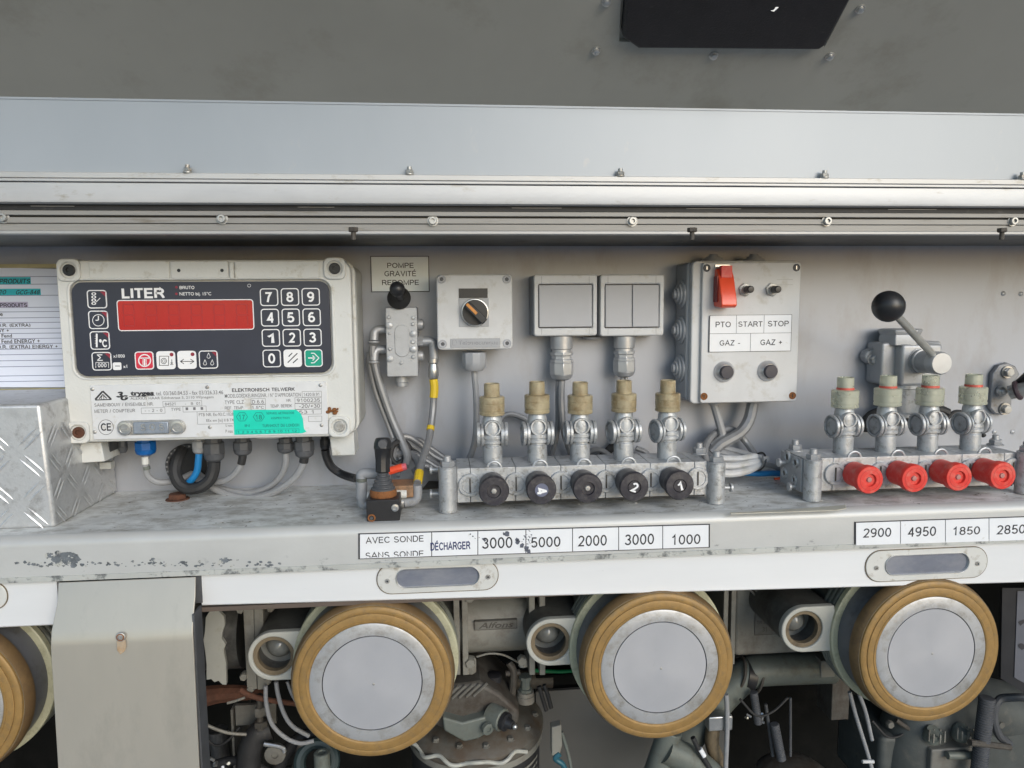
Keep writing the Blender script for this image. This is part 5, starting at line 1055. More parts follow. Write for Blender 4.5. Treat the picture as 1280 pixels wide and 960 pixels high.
# ------------------------------------------------------------ label strips on the shelf lip
YLB = Yl-.9
def lstrip(name, label, x0, y0a, y0b, x1, y1a, y1b, cells, edge=True):
    P_ = [W(x0, y0b, YLB), W(x1, y1b, YLB), W(x1, y1a, YLB), W(x0, y0a, YLB)]
    t = thing(name, label, 'label strip', tuple((P_[0]+P_[1])/2)); s_ = 1.2
    cx_ = sum(p.x for p in P_)/4; cz_ = sum(p.z for p in P_)/4
    MB().prism([(p.x+(s_ if p.x > cx_ else -s_), p.z+(.9 if p.z > cz_ else -.9)) for p in P_], YLB, Yl-.2).build('dark_backing', m_ink, t)
    for i in range(len(cells)-1):
        f = lambda px: ((px-x0)/(x1-x0))
        def pt_(px, top): fr = f(px); return P_[3].lerp(P_[2], fr) if top else P_[0].lerp(P_[1], fr)
        l_, r_ = cells[i], cells[i+1]; a, b, c, d = pt_(l_, 0), pt_(r_, 0), pt_(r_, 1), pt_(l_, 1)
        g = .42
        MB().prism([(a.x+g, a.z), (b.x-g, b.z), (c.x-g, c.z), (d.x+g, d.z)], YLB-.5, YLB+.1).build('label_card', m_label, t)
    return t
ls = lstrip('label_strip', 'long label strip from AVEC SONDE to 1000 below black knobs', 449.5, 668, 698, 886, 656, 683.5, [449.5, 536.5, 593, 652.5, 711, 769.5, 826, 886])
g = MB(); YLT = YLB-.52
g.text('AVEC SONDE', (457, 669.5, 529.5, 679), YLT); zc = W(495, 695.7, YLT).z; g.text('SANS SONDE', (457, 688.5, 529.5, 698), YLT, clip=zc); g.text('3000', (602.5, 671.5, 640.5, 685.5), YLT); g.text('5000', (664, 671, 700.5, 684), YLT); g.text('2000', (722, 669, 758.5, 682.5), YLT); g.text('3000', (781, 667.5, 817.5, 681), YLT); g.text('1000', (840, 666.5, 875.5, 680.5), YLT)
g.build('strip_lettering', m_ink, ls)
g = MB(); g.text('DÉCHARGER', (538, 674.5, 588, 687.5), YLT, .022); g.build('blue_lettering', mat('blue_black_ink', (.03,.04,.12), .5, bump=0), ls)
ck = MB(); rr_ = random.Random(11)
def blob(mb, px, py, r, asp=1.0, n=9, Y=YLT-.2):
    c = W(px, py, Y); ph = rr_.random()*6; P_ = []
    for i in range(n):
        a = 2*math.pi*i/n+ph; q = r*(.6+.6*rr_.random()); P_.append(c+Vector((q*asp*math.cos(a), 0, q*math.sin(a))))
    mb.add(P_, [tuple(range(n))])
for px, py, r in ((634, 667.5, 3), (630, 667, 1.5), (646, 674.5, 2.4), (647, 678, 2.4), (652, 682, 2.6), (658, 686, 3), (661, 690, 2.6), (606, 675.5, 1.6), (603.5, 673.5, .9), (591, 670.5, 1), (588, 667.8, .8), (594, 673, .5), (599, 672, .5)): blob(ck, px, py, r)
for i in range(34): blob(ck, rr_.gauss(659, 4), rr_.gauss(676, 6), rr_.uniform(.25, .7), 1.4, 6)
ck.build('flaked_patch', mat('flake_dark', (.09,.10,.13), .6, 0, .3, 300, bump=0), ls, smooth=False)
c = W(452, 699, YLB-1); 
ls2 = lstrip('label_strip', 'label strip reading 2900 4950 1850 2850 below the red knobs', 1069.5, 653.5, 681.5, 1340, 644.5, 673, [1069.5, 1124, 1179.5, 1234, 1290, 1340])
g = MB(); g.text('2900', (1078.5, 660, 1114, 671.5), YLT); g.text('4950', (1134.5, 658.5, 1170, 670.5), YLT); g.text('1850', (1191.5, 657, 1225, 668.5), YLT); g.text('2850', (1245.5, 656, 1281.5, 667.5), YLT); g.build('strip_lettering', m_ink, ls2)

# small things on the shelf
p = WZ(222, 624, ZS); rbm = MB(); rbm.lathe((p.x, p.y, ZS), ZP, [(0, 13), (1, 12.4), (1.2, 9.5)], 20); rbm.hexa((p.x, p.y, ZS+1), ZP, 6, 10)
tag(rbm.build('rusty_bolt', m_rust, None, origin=(p.x, p.y, ZS)), 'rusty bolt head on the shelf below the litre counter', 'bolt')
pp_ = MB(); w4 = [WZ(912, 641, ZS+.6), WZ(1040, 636.5, ZS+.6), WZ(1057, 632, ZS+5), WZ(1058, 636, ZS+1), WZ(1045, 638.5, ZS+.8), WZ(914, 642.8, ZS+.8)]
pp_.add(w4+[q+Vector((0, 0, .7)) for q in w4], [(5,4,3,2,1,0), (6,7,8,9,10,11)]+[(i, (i+1) % 6, (i+1) % 6+6, i+6) for i in range(6)])
tag(pp_.build('paper_strip', mat('old_backing_paper', (.52,.49,.41), .8, 0, .12, 40), None, origin=w4[0]), 'thin torn strip of backing paper with lifted white end on shelf', 'paper strip')
db = MB(); rr_ = random.Random(21)
for i in range(700):
    x = rr_.uniform(-380, 640); y = rr_.uniform(-165, -60) if rr_.random() < .75 else rr_.uniform(-60, -5); r = rr_.uniform(.3, 1.1) if rr_.random() < .93 else rr_.uniform(1.2, 2.4)
    if x < -300: y = rr_.uniform(-160, -20)
    n = 5; ph = rr_.random()*6; P_ = [Vector((x+r*(.6+.7*rr_.random())*math.cos(ph+2*math.pi*k/n)*1.5, y+r*(.6+.6*rr_.random())*math.sin(ph+2*math.pi*k/n), ZS+.15+rr_.random()*.3)) for k in range(n)]
    db.add(P_+[Vector((x, y, ZS+.4+r*.3))], [(k, (k+1) % n, n) for k in range(n)])
for i in range(150):
    x = rr_.uniform(-370, 640); y = rr_.uniform(-162, -20); L_ = rr_.uniform(2, 12); w_ = rr_.uniform(.15, .5); a = rr_.gauss(.1, .35); u_ = Vector((math.cos(a), math.sin(a), 0)); n_ = Vector((-u_.y, u_.x, 0)); c = Vector((x, y, ZS+.2))
    db.add([c-u_*L_, c-n_*w_, c+u_*L_, c+n_*w_], [(0, 1, 2, 3)])
o = db.build('paint_flakes', mat('flake_pale', (.52,.52,.49), .7, 0, .3, 90, (.14,.13,.12), .52, 35, .02, 0), None, smooth=False); o['kind'] = 'stuff'; o['label'] = 'scattered paint flakes and grit on the shelf top'
lc_ = MB(); rr_ = random.Random(9)
Yc = Yl-.12
def chip(px, py, r, asp=1.3):
    c = W(px, py, Yc); n = 9; ph = rr_.random()*6
    lc_.add([c+Vector((r*asp*(.5+.7*rr_.random())*math.cos(ph+2*math.pi*i/n), -rr_.random()*.1, r*(.5+.7*rr_.random())*math.sin(ph+2*math.pi*i/n))) for i in range(n)], [tuple(range(n))])
for i in range(60): chip(rr_.gauss(78, 9), rr_.gauss(698, 4), rr_.uniform(.7, 3), 1.4)
for i in range(110): chip(rr_.uniform(20, 350), 708-rr_.uniform(0, 330)*0-(rr_.uniform(0, 6))-(0), rr_.uniform(.4, 1.6), 1.6)
for i in range(14): chip(rr_.gauss(283, 7), rr_.gauss(700, 1.4), rr_.uniform(.6, 1.6), 2)
for i in range(8): chip(rr_.gauss(190, 4), rr_.gauss(700.5, 2), rr_.uniform(.6, 1.8), 1.2)
o = lc_.build('paint_chips', mat('chip_dark', (.12,.135,.15), .6, .1, .6, 120, (.45,.45,.42), .56, 160, .03, 0), None, smooth=False); o['kind'] = 'stuff'; o['label'] = 'flaked paint patches along the shelf lip'

# ------------------------------------------------------------ tank couplings
def coupling(px, py, label):
    YFc = -176; c = W(px, py, YFc); c = Vector((c.x, YFc, ZC)); r = 81.5
    t = thing('tank_coupling', label, 'coupling', (c.x, -60, c.z), 'round tank couplings under the flap')
    L = lambda pf, m, nm, par, n=72, **k: MB().lathe(c, YP, pf, n, caps=False).build(nm, m, par, **k)
    L([(1.0, .01), (1.0, 49.6), (2.7, 49.6)], m_disc, 'centre_disc', t)
    L([(1.9, 49.0), (1.9, 51.4)], m_ink, 'groove', t)
    L([(2.7, 50.7), (0.8, 50.7), (.8, 61.5), (1.6, 63.2), (3.2, 63.4)], m_disc2, 'outer_disc', t)
    cap = L([(3.5, 62.8), (1.2, 63.6), (.6, 64.4), (.5, 66.2), (1.1, 66.6), (.9, 72.6), (1.2, 73.2), (2.2, 73.4), (1.8, 74.2), (2.2, 78.4), (3.2, 79.8), (5, 80.4)], m_gold, 'cap_rim', t)
    L([(5, 79.4), (5.2, 80.6), (6.5, 81.6), (12, 83.4), (18, 84.0), (20, 83.6), (20.5, 74)], m_goldd, 'cap_skirt', cap)
    for k in range(8):
        a = R(k*45+20); lx, lz = c.x+80.2*math.cos(a), c.z+80.2*math.sin(a)
    L([(2.15, 73.1), (2.15, 74.4)], m_brown, 'rim_groove', cap); L([(4.95, 80.0), (5.0, 81.1)], m_brown, 'rim_groove', cap)
    L([(19, 76), (21, 80), (49, 81)], m_flange, 'slate_collar', t)
    L([(50, 79), (48.5, 80.5), (48, 82), (48, 87), (49, 88.4), (55, 88.8), (56, 86), (56.2, 78)], m_creamrim, 'cream_rim', t)
    for i in range(3): L([(58+i*8, 80), (59+i*8, 88), (60+i*8, 88.6), (63+i*8, 88.6), (64+i*8, 88), (65+i*8, 80)], m_ribm, 'rib_ring', t)
    L([(56, 74), (84, 80), (92, 82), (150, 78), (200, 62)], m_inner, 'adaptor_body', t)
    sc = MB(); rq = random.Random(int(px)+500)
    for k in range(7):
        a = rq.uniform(0, 6.28); q = rq.uniform(6, 46); ln = rq.uniform(2, 9); d_ = rq.uniform(0, 3.14); ax_, az_ = c.x+q*math.cos(a), c.z+q*math.sin(a)
        sc.add([(ax_, c.y+.8, az_), (ax_+.25, c.y+.8, az_-.2), (ax_+ln*math.cos(d_), c.y+.8, az_+ln*math.sin(d_))], [(0, 1, 2)])
    o = sc.build('scratch_mark', m_silver2, t); o['kind'] = 'stuff'
    MB().lathe((c.x+1, c.y+.95, c.z-1), YM, [(0, 1.4), (.3, .4), (.3, .01)], 7).build('centre_mark', m_zinc, t)
    # sight glass ear to the left
    ex, ez = c.x-(109 if px < 1000 else 119), c.z+9; ey = c.y+52
    ear = MB().prism([(ex+24*math.cos(R(a)), ez+24*math.sin(R(a))) for a in range(90, 271, 12)]+[(ex+34, ez-24), (ex+34, ez+24)], ey, ey+110)
    # ring with hole
    H = [(ex+25*math.cos(R(a)), ez+25*math.sin(R(a))) for a in range(90, 271, 12)]+[(ex+36, ez-25), (ex+36, ez+25)]
    n = len(H); Hi = []
    for i, (hx, hz) in enumerate(H):
        if i < n-2: a = 90+12*i
        else: a = -40 if i == n-2 else 40
        Hi.append((ex+20*math.cos(R(a)), ez+20*math.sin(R(a))))
    # denser inner circle for a round hole
    outer = []; inner_ = []
    for k in range(48):
        a = 2*math.pi*k/48; dx, dz_ = math.cos(a), math.sin(a)
        rr = 27.0
        if dx > 0: rr = min(27/abs(dz_) if abs(dz_) > 1e-3 else 99, 36/dx)
        outer.append((ex+rr*dx, ez+rr*dz_)); inner_.append((ex+22*dx, ez+22*dz_))
    e_ = MB().frame(outer, inner_, ey, ey+9).build('sight_glass_housing', m_ear, t, bevel=1.2)
    MB().frame([((x_-ex)*.96+ex, (z_-ez)*.96+ez) for x_, z_ in outer], inner_, ey+8.5, ey+115).build('housing_body', m_earshade, e_, bevel=1)
    MB().frame(circ(ex, ez, 22.2, 48), circ(ex, ez, 17.4, 48), ey+2.5, ey+10).build('seal_ring', m_brown, e_, bevel=.4)
    MB().lathe((ex, ey+34, ez), YM, [(0, 22), (.3, 22), (.3, 16), (8, 13), (14, 8), (16.5, .01)], 32).build('sight_glass', m_glass, e_)
    return t
ZC = (W(465.5, 855, -176).z+W(825.6, 834.7, -176).z+W(1165, 817, -176).z)/3
coupling(-85, 874, 'tank coupling with gold rim cut off by the left frame edge')
coupling(465.5, 854, 'gold-rimmed tank coupling under the DÉCHARGER label, left of centre')
coupling(825.6, 834, 'middle gold-rimmed tank coupling below the 3000 and 1000 labels')
coupling(1165, 816.5, 'gold-rimmed tank coupling below the label strip starting 2900')

# ------------------------------------------------------------ inside the lower compartment
def one(name, mb, m, label, cat, bevel=0, origin=None, **k):
    o = mb.build(name, m, None, bevel=bevel, origin=origin or tuple(mb.v[0]), **k); return tag(o, label, cat)
def pipe_x(mb, px0, px1, py, r, Y): a, b = W(px0, py, Y), W(px1, py, Y); return mb.cyl((a.x, Y, a.z), (b.x, Y, a.z), r, n=36)
# collector pipe segment between first and second coupling
Y = -40
col = thing('collector_pipe', 'grey collector pipe with cast name between the left couplings', 'pipe', tuple(W(620, 780, Y)))
pipe_x(MB(), 555, 690, 778, 36, Y).build('pipe_body', m_inner2, col)
for px in (570, 580.5, 664, 677): p = W(px, 740, Y-38); MB().box(p.x-3.4, p.x+3.4, Y-44, Y+40, W(px, 842, Y-40).z, W(px, 735, Y-40).z+10).build('flange_bar', m_inner2, col, bevel=.8)
YR = Y-37; x_ = RC(593, 775.5, 646.5, 786.5, YR); nb = MB().box(x_[0], x_[1], YR-.6, YR+6, x_[2], x_[3]).build('cast_name_plate', m_inner, col, bevel=.4); MB().outline(*x_, YR-.8, .7).text('Alfons', (598, 777.5, 642, 785), YR-.7, .02, .3).build('cast_lettering', m_grime, nb)
for px, py in ((588, 830), (653, 827), (250+337, 748)):
    p = W(px, py, Y-46); MB().hexa(p+YP*8, YM, 9, 6).build('flange_bolt', m_inner2, col)
# box body between second and third coupling
Y = -30
bx = thing('valve_housing', 'grey valve housing with small data plate between the right couplings', 'housing', tuple(W(950, 790, Y)))
x_ = RC(919, 735, 1012, 818, Y); MB().prism(rrect(x_[0], x_[1], x_[2], x_[3]+20, 6, 3), Y, 60).build('housing_body', m_inner2, bx, bevel=4, seg=3)
x_ = RC(943, 764.5, 975, 793, Y); q = MB().box(x_[0], x_[1], Y-.8, Y, x_[2], x_[3]).build('data_plate', m_inner, bx); MB().outline(*x_, Y-1, .6).text('TYPE 2042', (946, 776, 961, 779.5), Y-.95).text('31 . 8', (953, 783, 968, 789), Y-.95).build('plate_lettering', m_grime, q)
for px in (905, 914.5): p = W(px, 740, Y-10); MB().box(p.x-3, p.x+3, Y-18, 50, W(px, 822, Y).z, p.z+20).build('flange_bar', m_inner2, bx, bevel=.8)
x_ = RC(932, 735, 967, 757, Y-6); wr = MB(); 
for i in range(4): wr.tube([W(935+i*8, 735, Y-12), W(948+i*3, 748, Y-10), W(958+i*1.5, 760, Y-4)], 1.4)
wr.build('cast_web', m_inner, bx)
# pipes under it
Y = 0
pp = thing('vapour_pipe', 'green grey pipe elbow with clamp below the valve housing', 'pipe', tuple(W(960, 836, Y)))
MB().tube([W(1040, 834, Y), W(960, 837, Y), W(935, 842, Y), W(905, 868, Y), W(865, 915, Y), W(845, 945, Y)], 20.5, 28, 8).build('pipe_tube', m_greeny, pp)
p = W(933, 843, Y); MB().lathe(p, Vector((1, 0, -.25)), [(-6, 22), (6, 22)], 30).build('pipe_clamp', m_black, pp); 
for o_ in (-12, 12): MB().ring(p+Vector((o_, 0, -o_*.3)), Vector((1, 0, -.3)), 21, 2, 28, 8).build('pipe_bead', m_grime, pp)
x_ = RC(1026, 826, 1044, 847, -22); MB().box(x_[0], x_[1], -22, 20, x_[2], x_[3]).build('pipe_lug', m_inner2, pp, bevel=1)
ft = thing('pump_fitting', 'green grey cast fitting with hose tail below the middle coupling', 'fitting', tuple(W(850, 950, -40)))
MB().tube([W(838, 912, -50), W(818, 970, -50)], 15, 24).build('fitting_barrel', m_greeny, ft, bevel=1); MB().tube([W(830, 935, -54), W(870, 955, -50), W(905, 985, -40)], 18, 20).build('fitting_branch', m_greeny, ft)
MB().tube([W(903, 898, -30), W(893, 905, -30), W(890, 930, -30), W(900, 955, -30)], 9, 16).build('brass_nut', m_brown, ft)
x_ = RC(886, 896, 916, 914, -46); MB().box(x_[0], x_[1], -46, -30, x_[2], x_[3]).build('steel_clip', m_steel, ft, bevel=1.5)
cable('sensor_cable', [(866, 922, -66), (875, 940, -66), (890, 965, -66)], 3.2, m_blackr, 'black sensor cable crossing the green grey fitting', 'cable', extra=[('white_print_band', [(874.6, 936, -66.8), (880, 945, -66.8)], 3.3, m_label)])
cable('white_hose', [(907.5, 868, -50), (908.5, 880, -50), (909, 910, -50), (907, 960, -50), (906, 1000, -50)], 3.0, m_cable, 'thin white tube hanging straight down right of the middle coupling', 'hose')
cable('drain_tube', [(1062, 865, -60), (1070, 895, -60), (1084, 940, -60), (1095, 980, -60)], 2.4, m_cable, 'white tube slanting down left of the last coupling', 'hose', 'pair of tubes left of the last coupling')
cable('drain_tube', [(1074, 868, -56), (1082, 890, -56), (1090, 925, -56)], 2.4, m_cable, 'grey tube beside the white slanting one', 'hose', 'pair of tubes left of the last coupling')
one('tube_tie', MB().tube([W(1078, 952, -64), W(1092, 952, -64)], 2.2), m_box, 'small white tie across the slanting tubes at the bottom', 'cable tie')
# corrugated conduits
def corr(name, pts, r, m, label, step=3.2):
    P_ = [W(*p) for p in pts]; a, b = P_[0], P_[-1]; d = b-a; n = int(d.length/step); prof = []
    for i in range(n): prof += [(i*step, r*.86), (i*step+step*.3, r), (i*step+step*.65, r), (i*step+step*.95, r*.86)]
    return one(name, MB().lathe(a, d, prof, 20), m, label, 'conduit', origin=tuple(a))
corr('corrugated_conduit', [(1234, 872, -80), (1222, 975, -80)], 9.5, m_dark, 'thick grey corrugated conduit below the last coupling right side')
corr('corrugated_conduit', [(942, 865, -30), (948, 905, -30)], 5.2, m_dark, 'short dark corrugated conduit below the pipe clamp', 2.6)
corr('corrugated_conduit', [(968, 905, -20), (977, 950, -20)], 6, m_dark, 'dark corrugated conduit standing between the right couplings', 2.6)
cable('pipe_tail', [(1262, 930, -70), (1248, 918, -72), (1242, 895, -74), (1248, 876, -74), (1262, 872, -70), (1300, 872, -60)], 5, m_dark, 'dark hose curving beside the thick corrugated conduit', 'hose')
one('conduit_clamp', MB().tube([W(1212, 928, -90), W(1262, 934, -80)], 4), m_grime, 'dark clamp round the thick corrugated conduit', 'clamp')
# right dark casting with two caps
ca = thing('pump_casting', 'dark green grey pump casting with two ribbed caps under last coupling', 'pump', tuple(W(1180, 950, -40)))
MB().tube([W(1130, 990, -10), W(1145, 905, -10), W(1190, 880, 0), W(1300, 900, 20)], 42, 28).build('casting_body', mat('dark_casting', (.065,.072,.07), .55, .1, .2, 30, (.12,.115,.1), .66, 50, .1, .4), ca)
MB().box(*RC(1100, 915, 1290, 1000, -30)[:2], -30, 80, *RC(1100, 915, 1290, 1000, -30)[2:]).build('casting_block', MATS['dark_casting'], ca, bevel=8, seg=3)
for px, py in ((1164, 914), (1199, 911)):
    p = W(px, py, -50); k_ = MB().lathe((p.x, -50, p.z-9), Vector((0, -.5, 1)), [(0, 11), (12, 11), (15, 9), (15.2, .01)], 12).build('ribbed_cap', m_greeny, ca)
    for j in range(8): a = R(j*45); MB().box(p.x+10.6*math.cos(a)-.8, p.x+10.6*math.cos(a)+.8, -62+6*math.sin(a), -60+6*math.sin(a), p.z-6, p.z+6).build('cap_rib', m_inner2, k_)
x_ = RC(1163, 936, 1214, 1000, -60); MB().box(x_[0], x_[1], -60, -30, x_[2], x_[3]).build('square_flange', m_inner, ca, bevel=2); MB().tube([W(1184, 944, -66), W(1216, 944, -66)], 5, 12).build('union_pipe', m_greeny, ca)
for k_, (px, py) in enumerate(((1112, 905), (1135, 930), (1250, 905), (1150, 952))):
    p = W(px, py, -34); MB().hexa((p.x, -31, p.z), YM, 7, 5).build('casting_bolt', m_inner, ca)
MB().tube([W(1120, 900, -34), W(1150, 925, -38), W(1160, 970, -38)], 3).build('casting_rib', m_grime, ca)
one('upper_pipe', MB().tube([W(322, 768, 10), W(350, 762, 10), W(420, 762, 10)], 24, 28), m_inner, 'dark grey pipe passing above the left sight glass', 'pipe')
one('black_hose', MB().tube([W(345, 985, -30), W(352, 950, -34), W(372, 925, -36), W(400, 915, -30)], 8, 14), m_blackr, 'black hose curving up behind the left coupling', 'hose')
one('black_hose', MB().tube([W(255, 960, -20), W(300, 950, -20), W(340, 965, -24), W(380, 960, -24)], 6, 12), m_blackr, 'black hose crossing low behind the bottom left linkage', 'hose')
one('grey_pipe_stub', MB().tube([W(640, 850, 30), W(690, 848, 30)], 12, 20), m_grime, 'grimy pipe stub behind the stacked unions', 'pipe')
one('side_bracket', MB().box(*RC(1040, 842, 1062, 900, 0)[:2], 0, 40, *RC(1040, 842, 1062, 900, 0)[2:]), m_grime, 'dark bracket below the pipe lug left of last coupling', 'bracket', 1)
for i, (x0_p, x1_p, lb_) in enumerate(((250, 300, 'thin black wire drooping over the streaked column'), (540, 600, 'thin black wire along the canister lid edge'), (925, 985, 'thin black wire crossing the dark gap under the grey pipe'), (1090, 1150, 'thin black wire hooked behind the slanting tubes'))):
    ym_ = (925, 862, 888, 915)[i]
    cable('wire', [(x0_p, ym_-14, -30), ((x0_p*2+x1_p)/3, ym_+6, -34), ((x0_p+x1_p*2)/3, ym_+2, -34), (x1_p, ym_-16, -28)], 1.6, m_blackr, lb_)
# notice panel at far right
npn = thing('notice_plate', 'black framed pale notice plate cut off by right edge', 'notice plate', tuple(W(1280, 850, -110)))
f4 = [W(1253, 735, -110), W(1330, 735, -110), W(1330, 960, -110), W(1283, 868, -110), W(1251, 848, -110)]
MB().prism([(p.x, p.z) for p in f4], -110, -106).build('plate_frame', m_black, npn)
f4 = [W(1272, 739, -111), W(1330, 739, -111), W(1330, 900, -111), W(1284, 856, -111), W(1268, 847, -111)]
MB().prism([(p.x, p.z) for p in f4], -111, -109).build('plate_face', mat('notice_face', (.10,.105,.125), .5), npn); g = MB()
for y, s_ in ((778, 4), (808, 4.5)): blob(g, 1277, y, s_, 1, 9, -111.5)
g.build('plate_mark', m_ink, npn)
# left group: pipe end with peeled label, flange bars, rust
lg = thing('end_pipe', 'short dark pipe with peeling cream paint left of coupling', 'pipe', tuple(W(280, 800, -20)))
pipe_x(MB(), 235, 308, 790, 45, 0).build('pipe_body', mat('stained_pipe', (.11,.108,.10), .45, .2, .3, 14, (.03,.03,.03), .55, 18, .1, .1), lg)
rg = random.Random(4); Yp = -48
ll = [(258, 752), (262, 768), (256, 778), (255, 800), (258, 830), (258, 851), (268, 849), (272, 853), (283, 856), (282, 830), (279, 812), (281, 806), (277, 790), (280, 782), (279, 770), (272, 766), (270, 752)]
pe = MB(); ll = [(262, 750), (262, 764), (257, 772), (256, 790), (254, 800), (256, 812), (258, 830), (258, 850), (264, 849), (268, 853), (273, 851), (278, 856), (283, 856), (282.5, 830), (279.5, 812), (282, 806), (277, 798), (278, 790), (281, 782), (280, 771), (274, 765), (273, 750)]
pe.prism([(W(a_, b_, -50).x, W(a_, b_, -50).z) for a_, b_ in ll], -50, -44)
pe.build('peeling_paint', m_ear, lg, bevel=.4)
for px, w_ in ((311.5, 5.6), (324, 5)): p = W(px, 740, -70); MB().box(p.x-w_, p.x+w_, -78, 30, W(px, 858, -70).z, p.z+10).build('flange_bar', m_inner2, lg, bevel=1)
p = W(318.2, 800, -70); MB().box(p.x-1, p.x+1, -76, 20, W(318, 856, -70).z, W(318, 742, -70).z+6).build('rust_joint', m_rusto, lg)
for px, py in ((304, 847), (300, 763), (313, 862), (338, 761), (334, 852)): p = W(px, py, -78); MB().hexa(p+YP*10, YM, 11, 4.6).build('flange_bolt', m_inner2, lg, bevel=.5)
rp = MB().tube([W(235, 876, -10), W(270, 868, -10), W(310, 866, -10), W(330, 868, -10)], (14, 6)); one('rusty_bracket', rp, m_rust, 'rust covered bracket plate under the short dark pipe', 'bracket')
cable('rust_pipe', [(300, 862, -84), (310, 868, -84), (330, 874, -80), (372, 880, -70)], 3, m_rust, 'thin rusty pipe running right toward the coupling', 'pipe')
cable('wire', [(249, 899, -90), (262, 908, -88), (285, 916, -84), (308, 918, -80)], 1.8, m_inner2, 'thin grey wire sagging left of the coupling', 'wire', 'thin wires left of the first coupling')
cable('wire', [(284, 879, -84), (295, 876, -84), (306, 872, -84)], 1.4, m_inner2, 'short pale wire on the rusty bracket', 'wire', 'thin wires left of the first coupling')
cable('drain_tube', [(332, 857, -88), (333, 880, -88), (340, 905, -86), (357, 922, -84), (375, 929, -84), (392, 926, -80)], 2.4, m_cable, 'left grey tube looping down below the sight glass', 'hose', 'tubes looping under the left sight glass')
cable('drain_tube', [(345, 852, -94), (348, 870, -94), (355, 892, -92), (366, 908, -90), (386, 920, -84)], 2.4, m_cable, 'right grey tube looping down below the sight glass', 'hose', 'tubes looping under the left sight glass')
cable('drain_tube', [(359, 852, -90), (365, 868, -90), (375, 885, -86)], 1.8, m_cable, 'short grey tube just left of the gold rim', 'hose', 'tubes looping under the left sight glass')
x_ = RC(294, 881, 345, 906, -20); one('inner_panel', MB().box(x_[0], x_[1], -20, -14, x_[2], x_[3]), m_inner, 'small grey panel behind the looping tubes', 'panel', .6)
vv = thing('small_valve', 'small dark valve with threaded stem below the rusty pipe', 'valve', tuple(W(325, 890, -60)))
MB().tube([W(324.5, 868, -60), W(325.5, 912, -60)], 3.6).build('stem', m_grime, vv); MB().hexa(W(325, 890, -60)+ZP*-4, ZP, 10, 6.5).build('hex_nut', m_inner, vv); MB().hexa(W(326, 904, -60)+ZP*-4, ZP, 7, 8).build('lower_nut', m_grime, vv)
one('black_hose', MB().tube([W(310, 985, -50), W(312, 940, -50), W(322, 918, -48), W(338, 910, -44)], 14, 18), m_blackr, 'thick black hose standing under the small dark valve', 'hose')
one('steel_column', MB().tube([W(272, 912, 40), W(283, 990, 40)], 12, 16), mat('streaked_steel', (.06,.06,.06), .5, .3, .8, 20, (.16,.15,.14), .6, 60, .1, .2, stretch=(3, 3, .4)), 'streaked dark column behind the left wires', 'column')
one('divider_sheet', MB().box(W(293, 900, -10).x-1, W(293, 900, -10).x+1.5, -20, 60, -640, W(293, 882, -10).z), m_inner, 'thin dark divider sheet edge under small grey panel', 'sheet')
cl_ = MB(); rg = random.Random(8)
for i in range(14): p = W(rg.uniform(262, 286), rg.uniform(950, 975), -60); cl_.tube([p, p+Vector((rg.uniform(-8, 8), rg.uniform(-6, 2), rg.uniform(-6, 6)))], 1.8, 8)
one('linkage', cl_, m_steel, 'small bright steel linkage at the bottom left', 'linkage')
vf = thing('round_valve', 'round grimy valve with steel handle below the left coupling', 'valve', tuple(W(345, 945, -60)))
MB().lathe(W(345, 940, -56), YM, [(0, 12), (6, 12), (7, 9), (7.1, 4), (5, 3.8), (5, .01)], 24).build('valve_face', m_inner, vf); MB().tube([W(330, 930, -66), W(352, 934, -66), W(356, 940, -66)], 2.6).build('handle', m_steel, vf); MB().tube([W(380, 928, -60), W(368, 975, -60)], 7, 14).build('hose_tail', m_grime, vf)
tc_ = thing('teal_fitting', 'dark teal round fitting with pale stub under the left coupling', 'fitting', tuple(W(395, 950, -80)))
MB().ring(W(396, 952, -70), Vector((0, -1, .5)), 20, 7, 30, 10).build('fitting_ring', mat('dark_teal', (.02,.035,.037), .45, .1, .2, 40), tc_); MB().lathe(W(403, 962, -90), ZP, [(0, 9), (20, 9), (21, 8), (21.1, 5), (19, 4.8), (19, .01)], 20).build('pale_stub', m_greeny, tc_)
# filter canister, bottom centre
cn = thing('filter_canister', 'big grimy filter canister with black band and clamp at bottom centre', 'canister', tuple(W(605, 1000, -60)))
ctr = W(596, 905, -40); ctr = Vector((ctr.x, -30, ctr.z)); 
rC = 84
ztopc = ctr.z
MB().lathe((ctr.x, 0, ztopc-30), ZP, [(0, rC), (6, rC+3), (14, rC+3), (20, rC-3), (27, rC-16), (32, rC-40), (36, 26), (36.1, .01)], 56).build('canister_lid', m_grime2 if 'm_grime2' in globals() else mat('grimy_lid', (.12,.115,.10), .6, .1, .25, 30, (.09,.065,.045), .50, 26, .12, .4, 200), cn)
MB().lathe((ctr.x, 0, ztopc-120), ZP, [(0, rC-2), (89, rC-2)], 56).build('canister_body', m_blackr, cn)
MB().lathe((ctr.x, 0, ztopc-37), ZP, [(0, rC+1), (8, rC+1)], 56).build('canister_rim', m_inner2, cn)
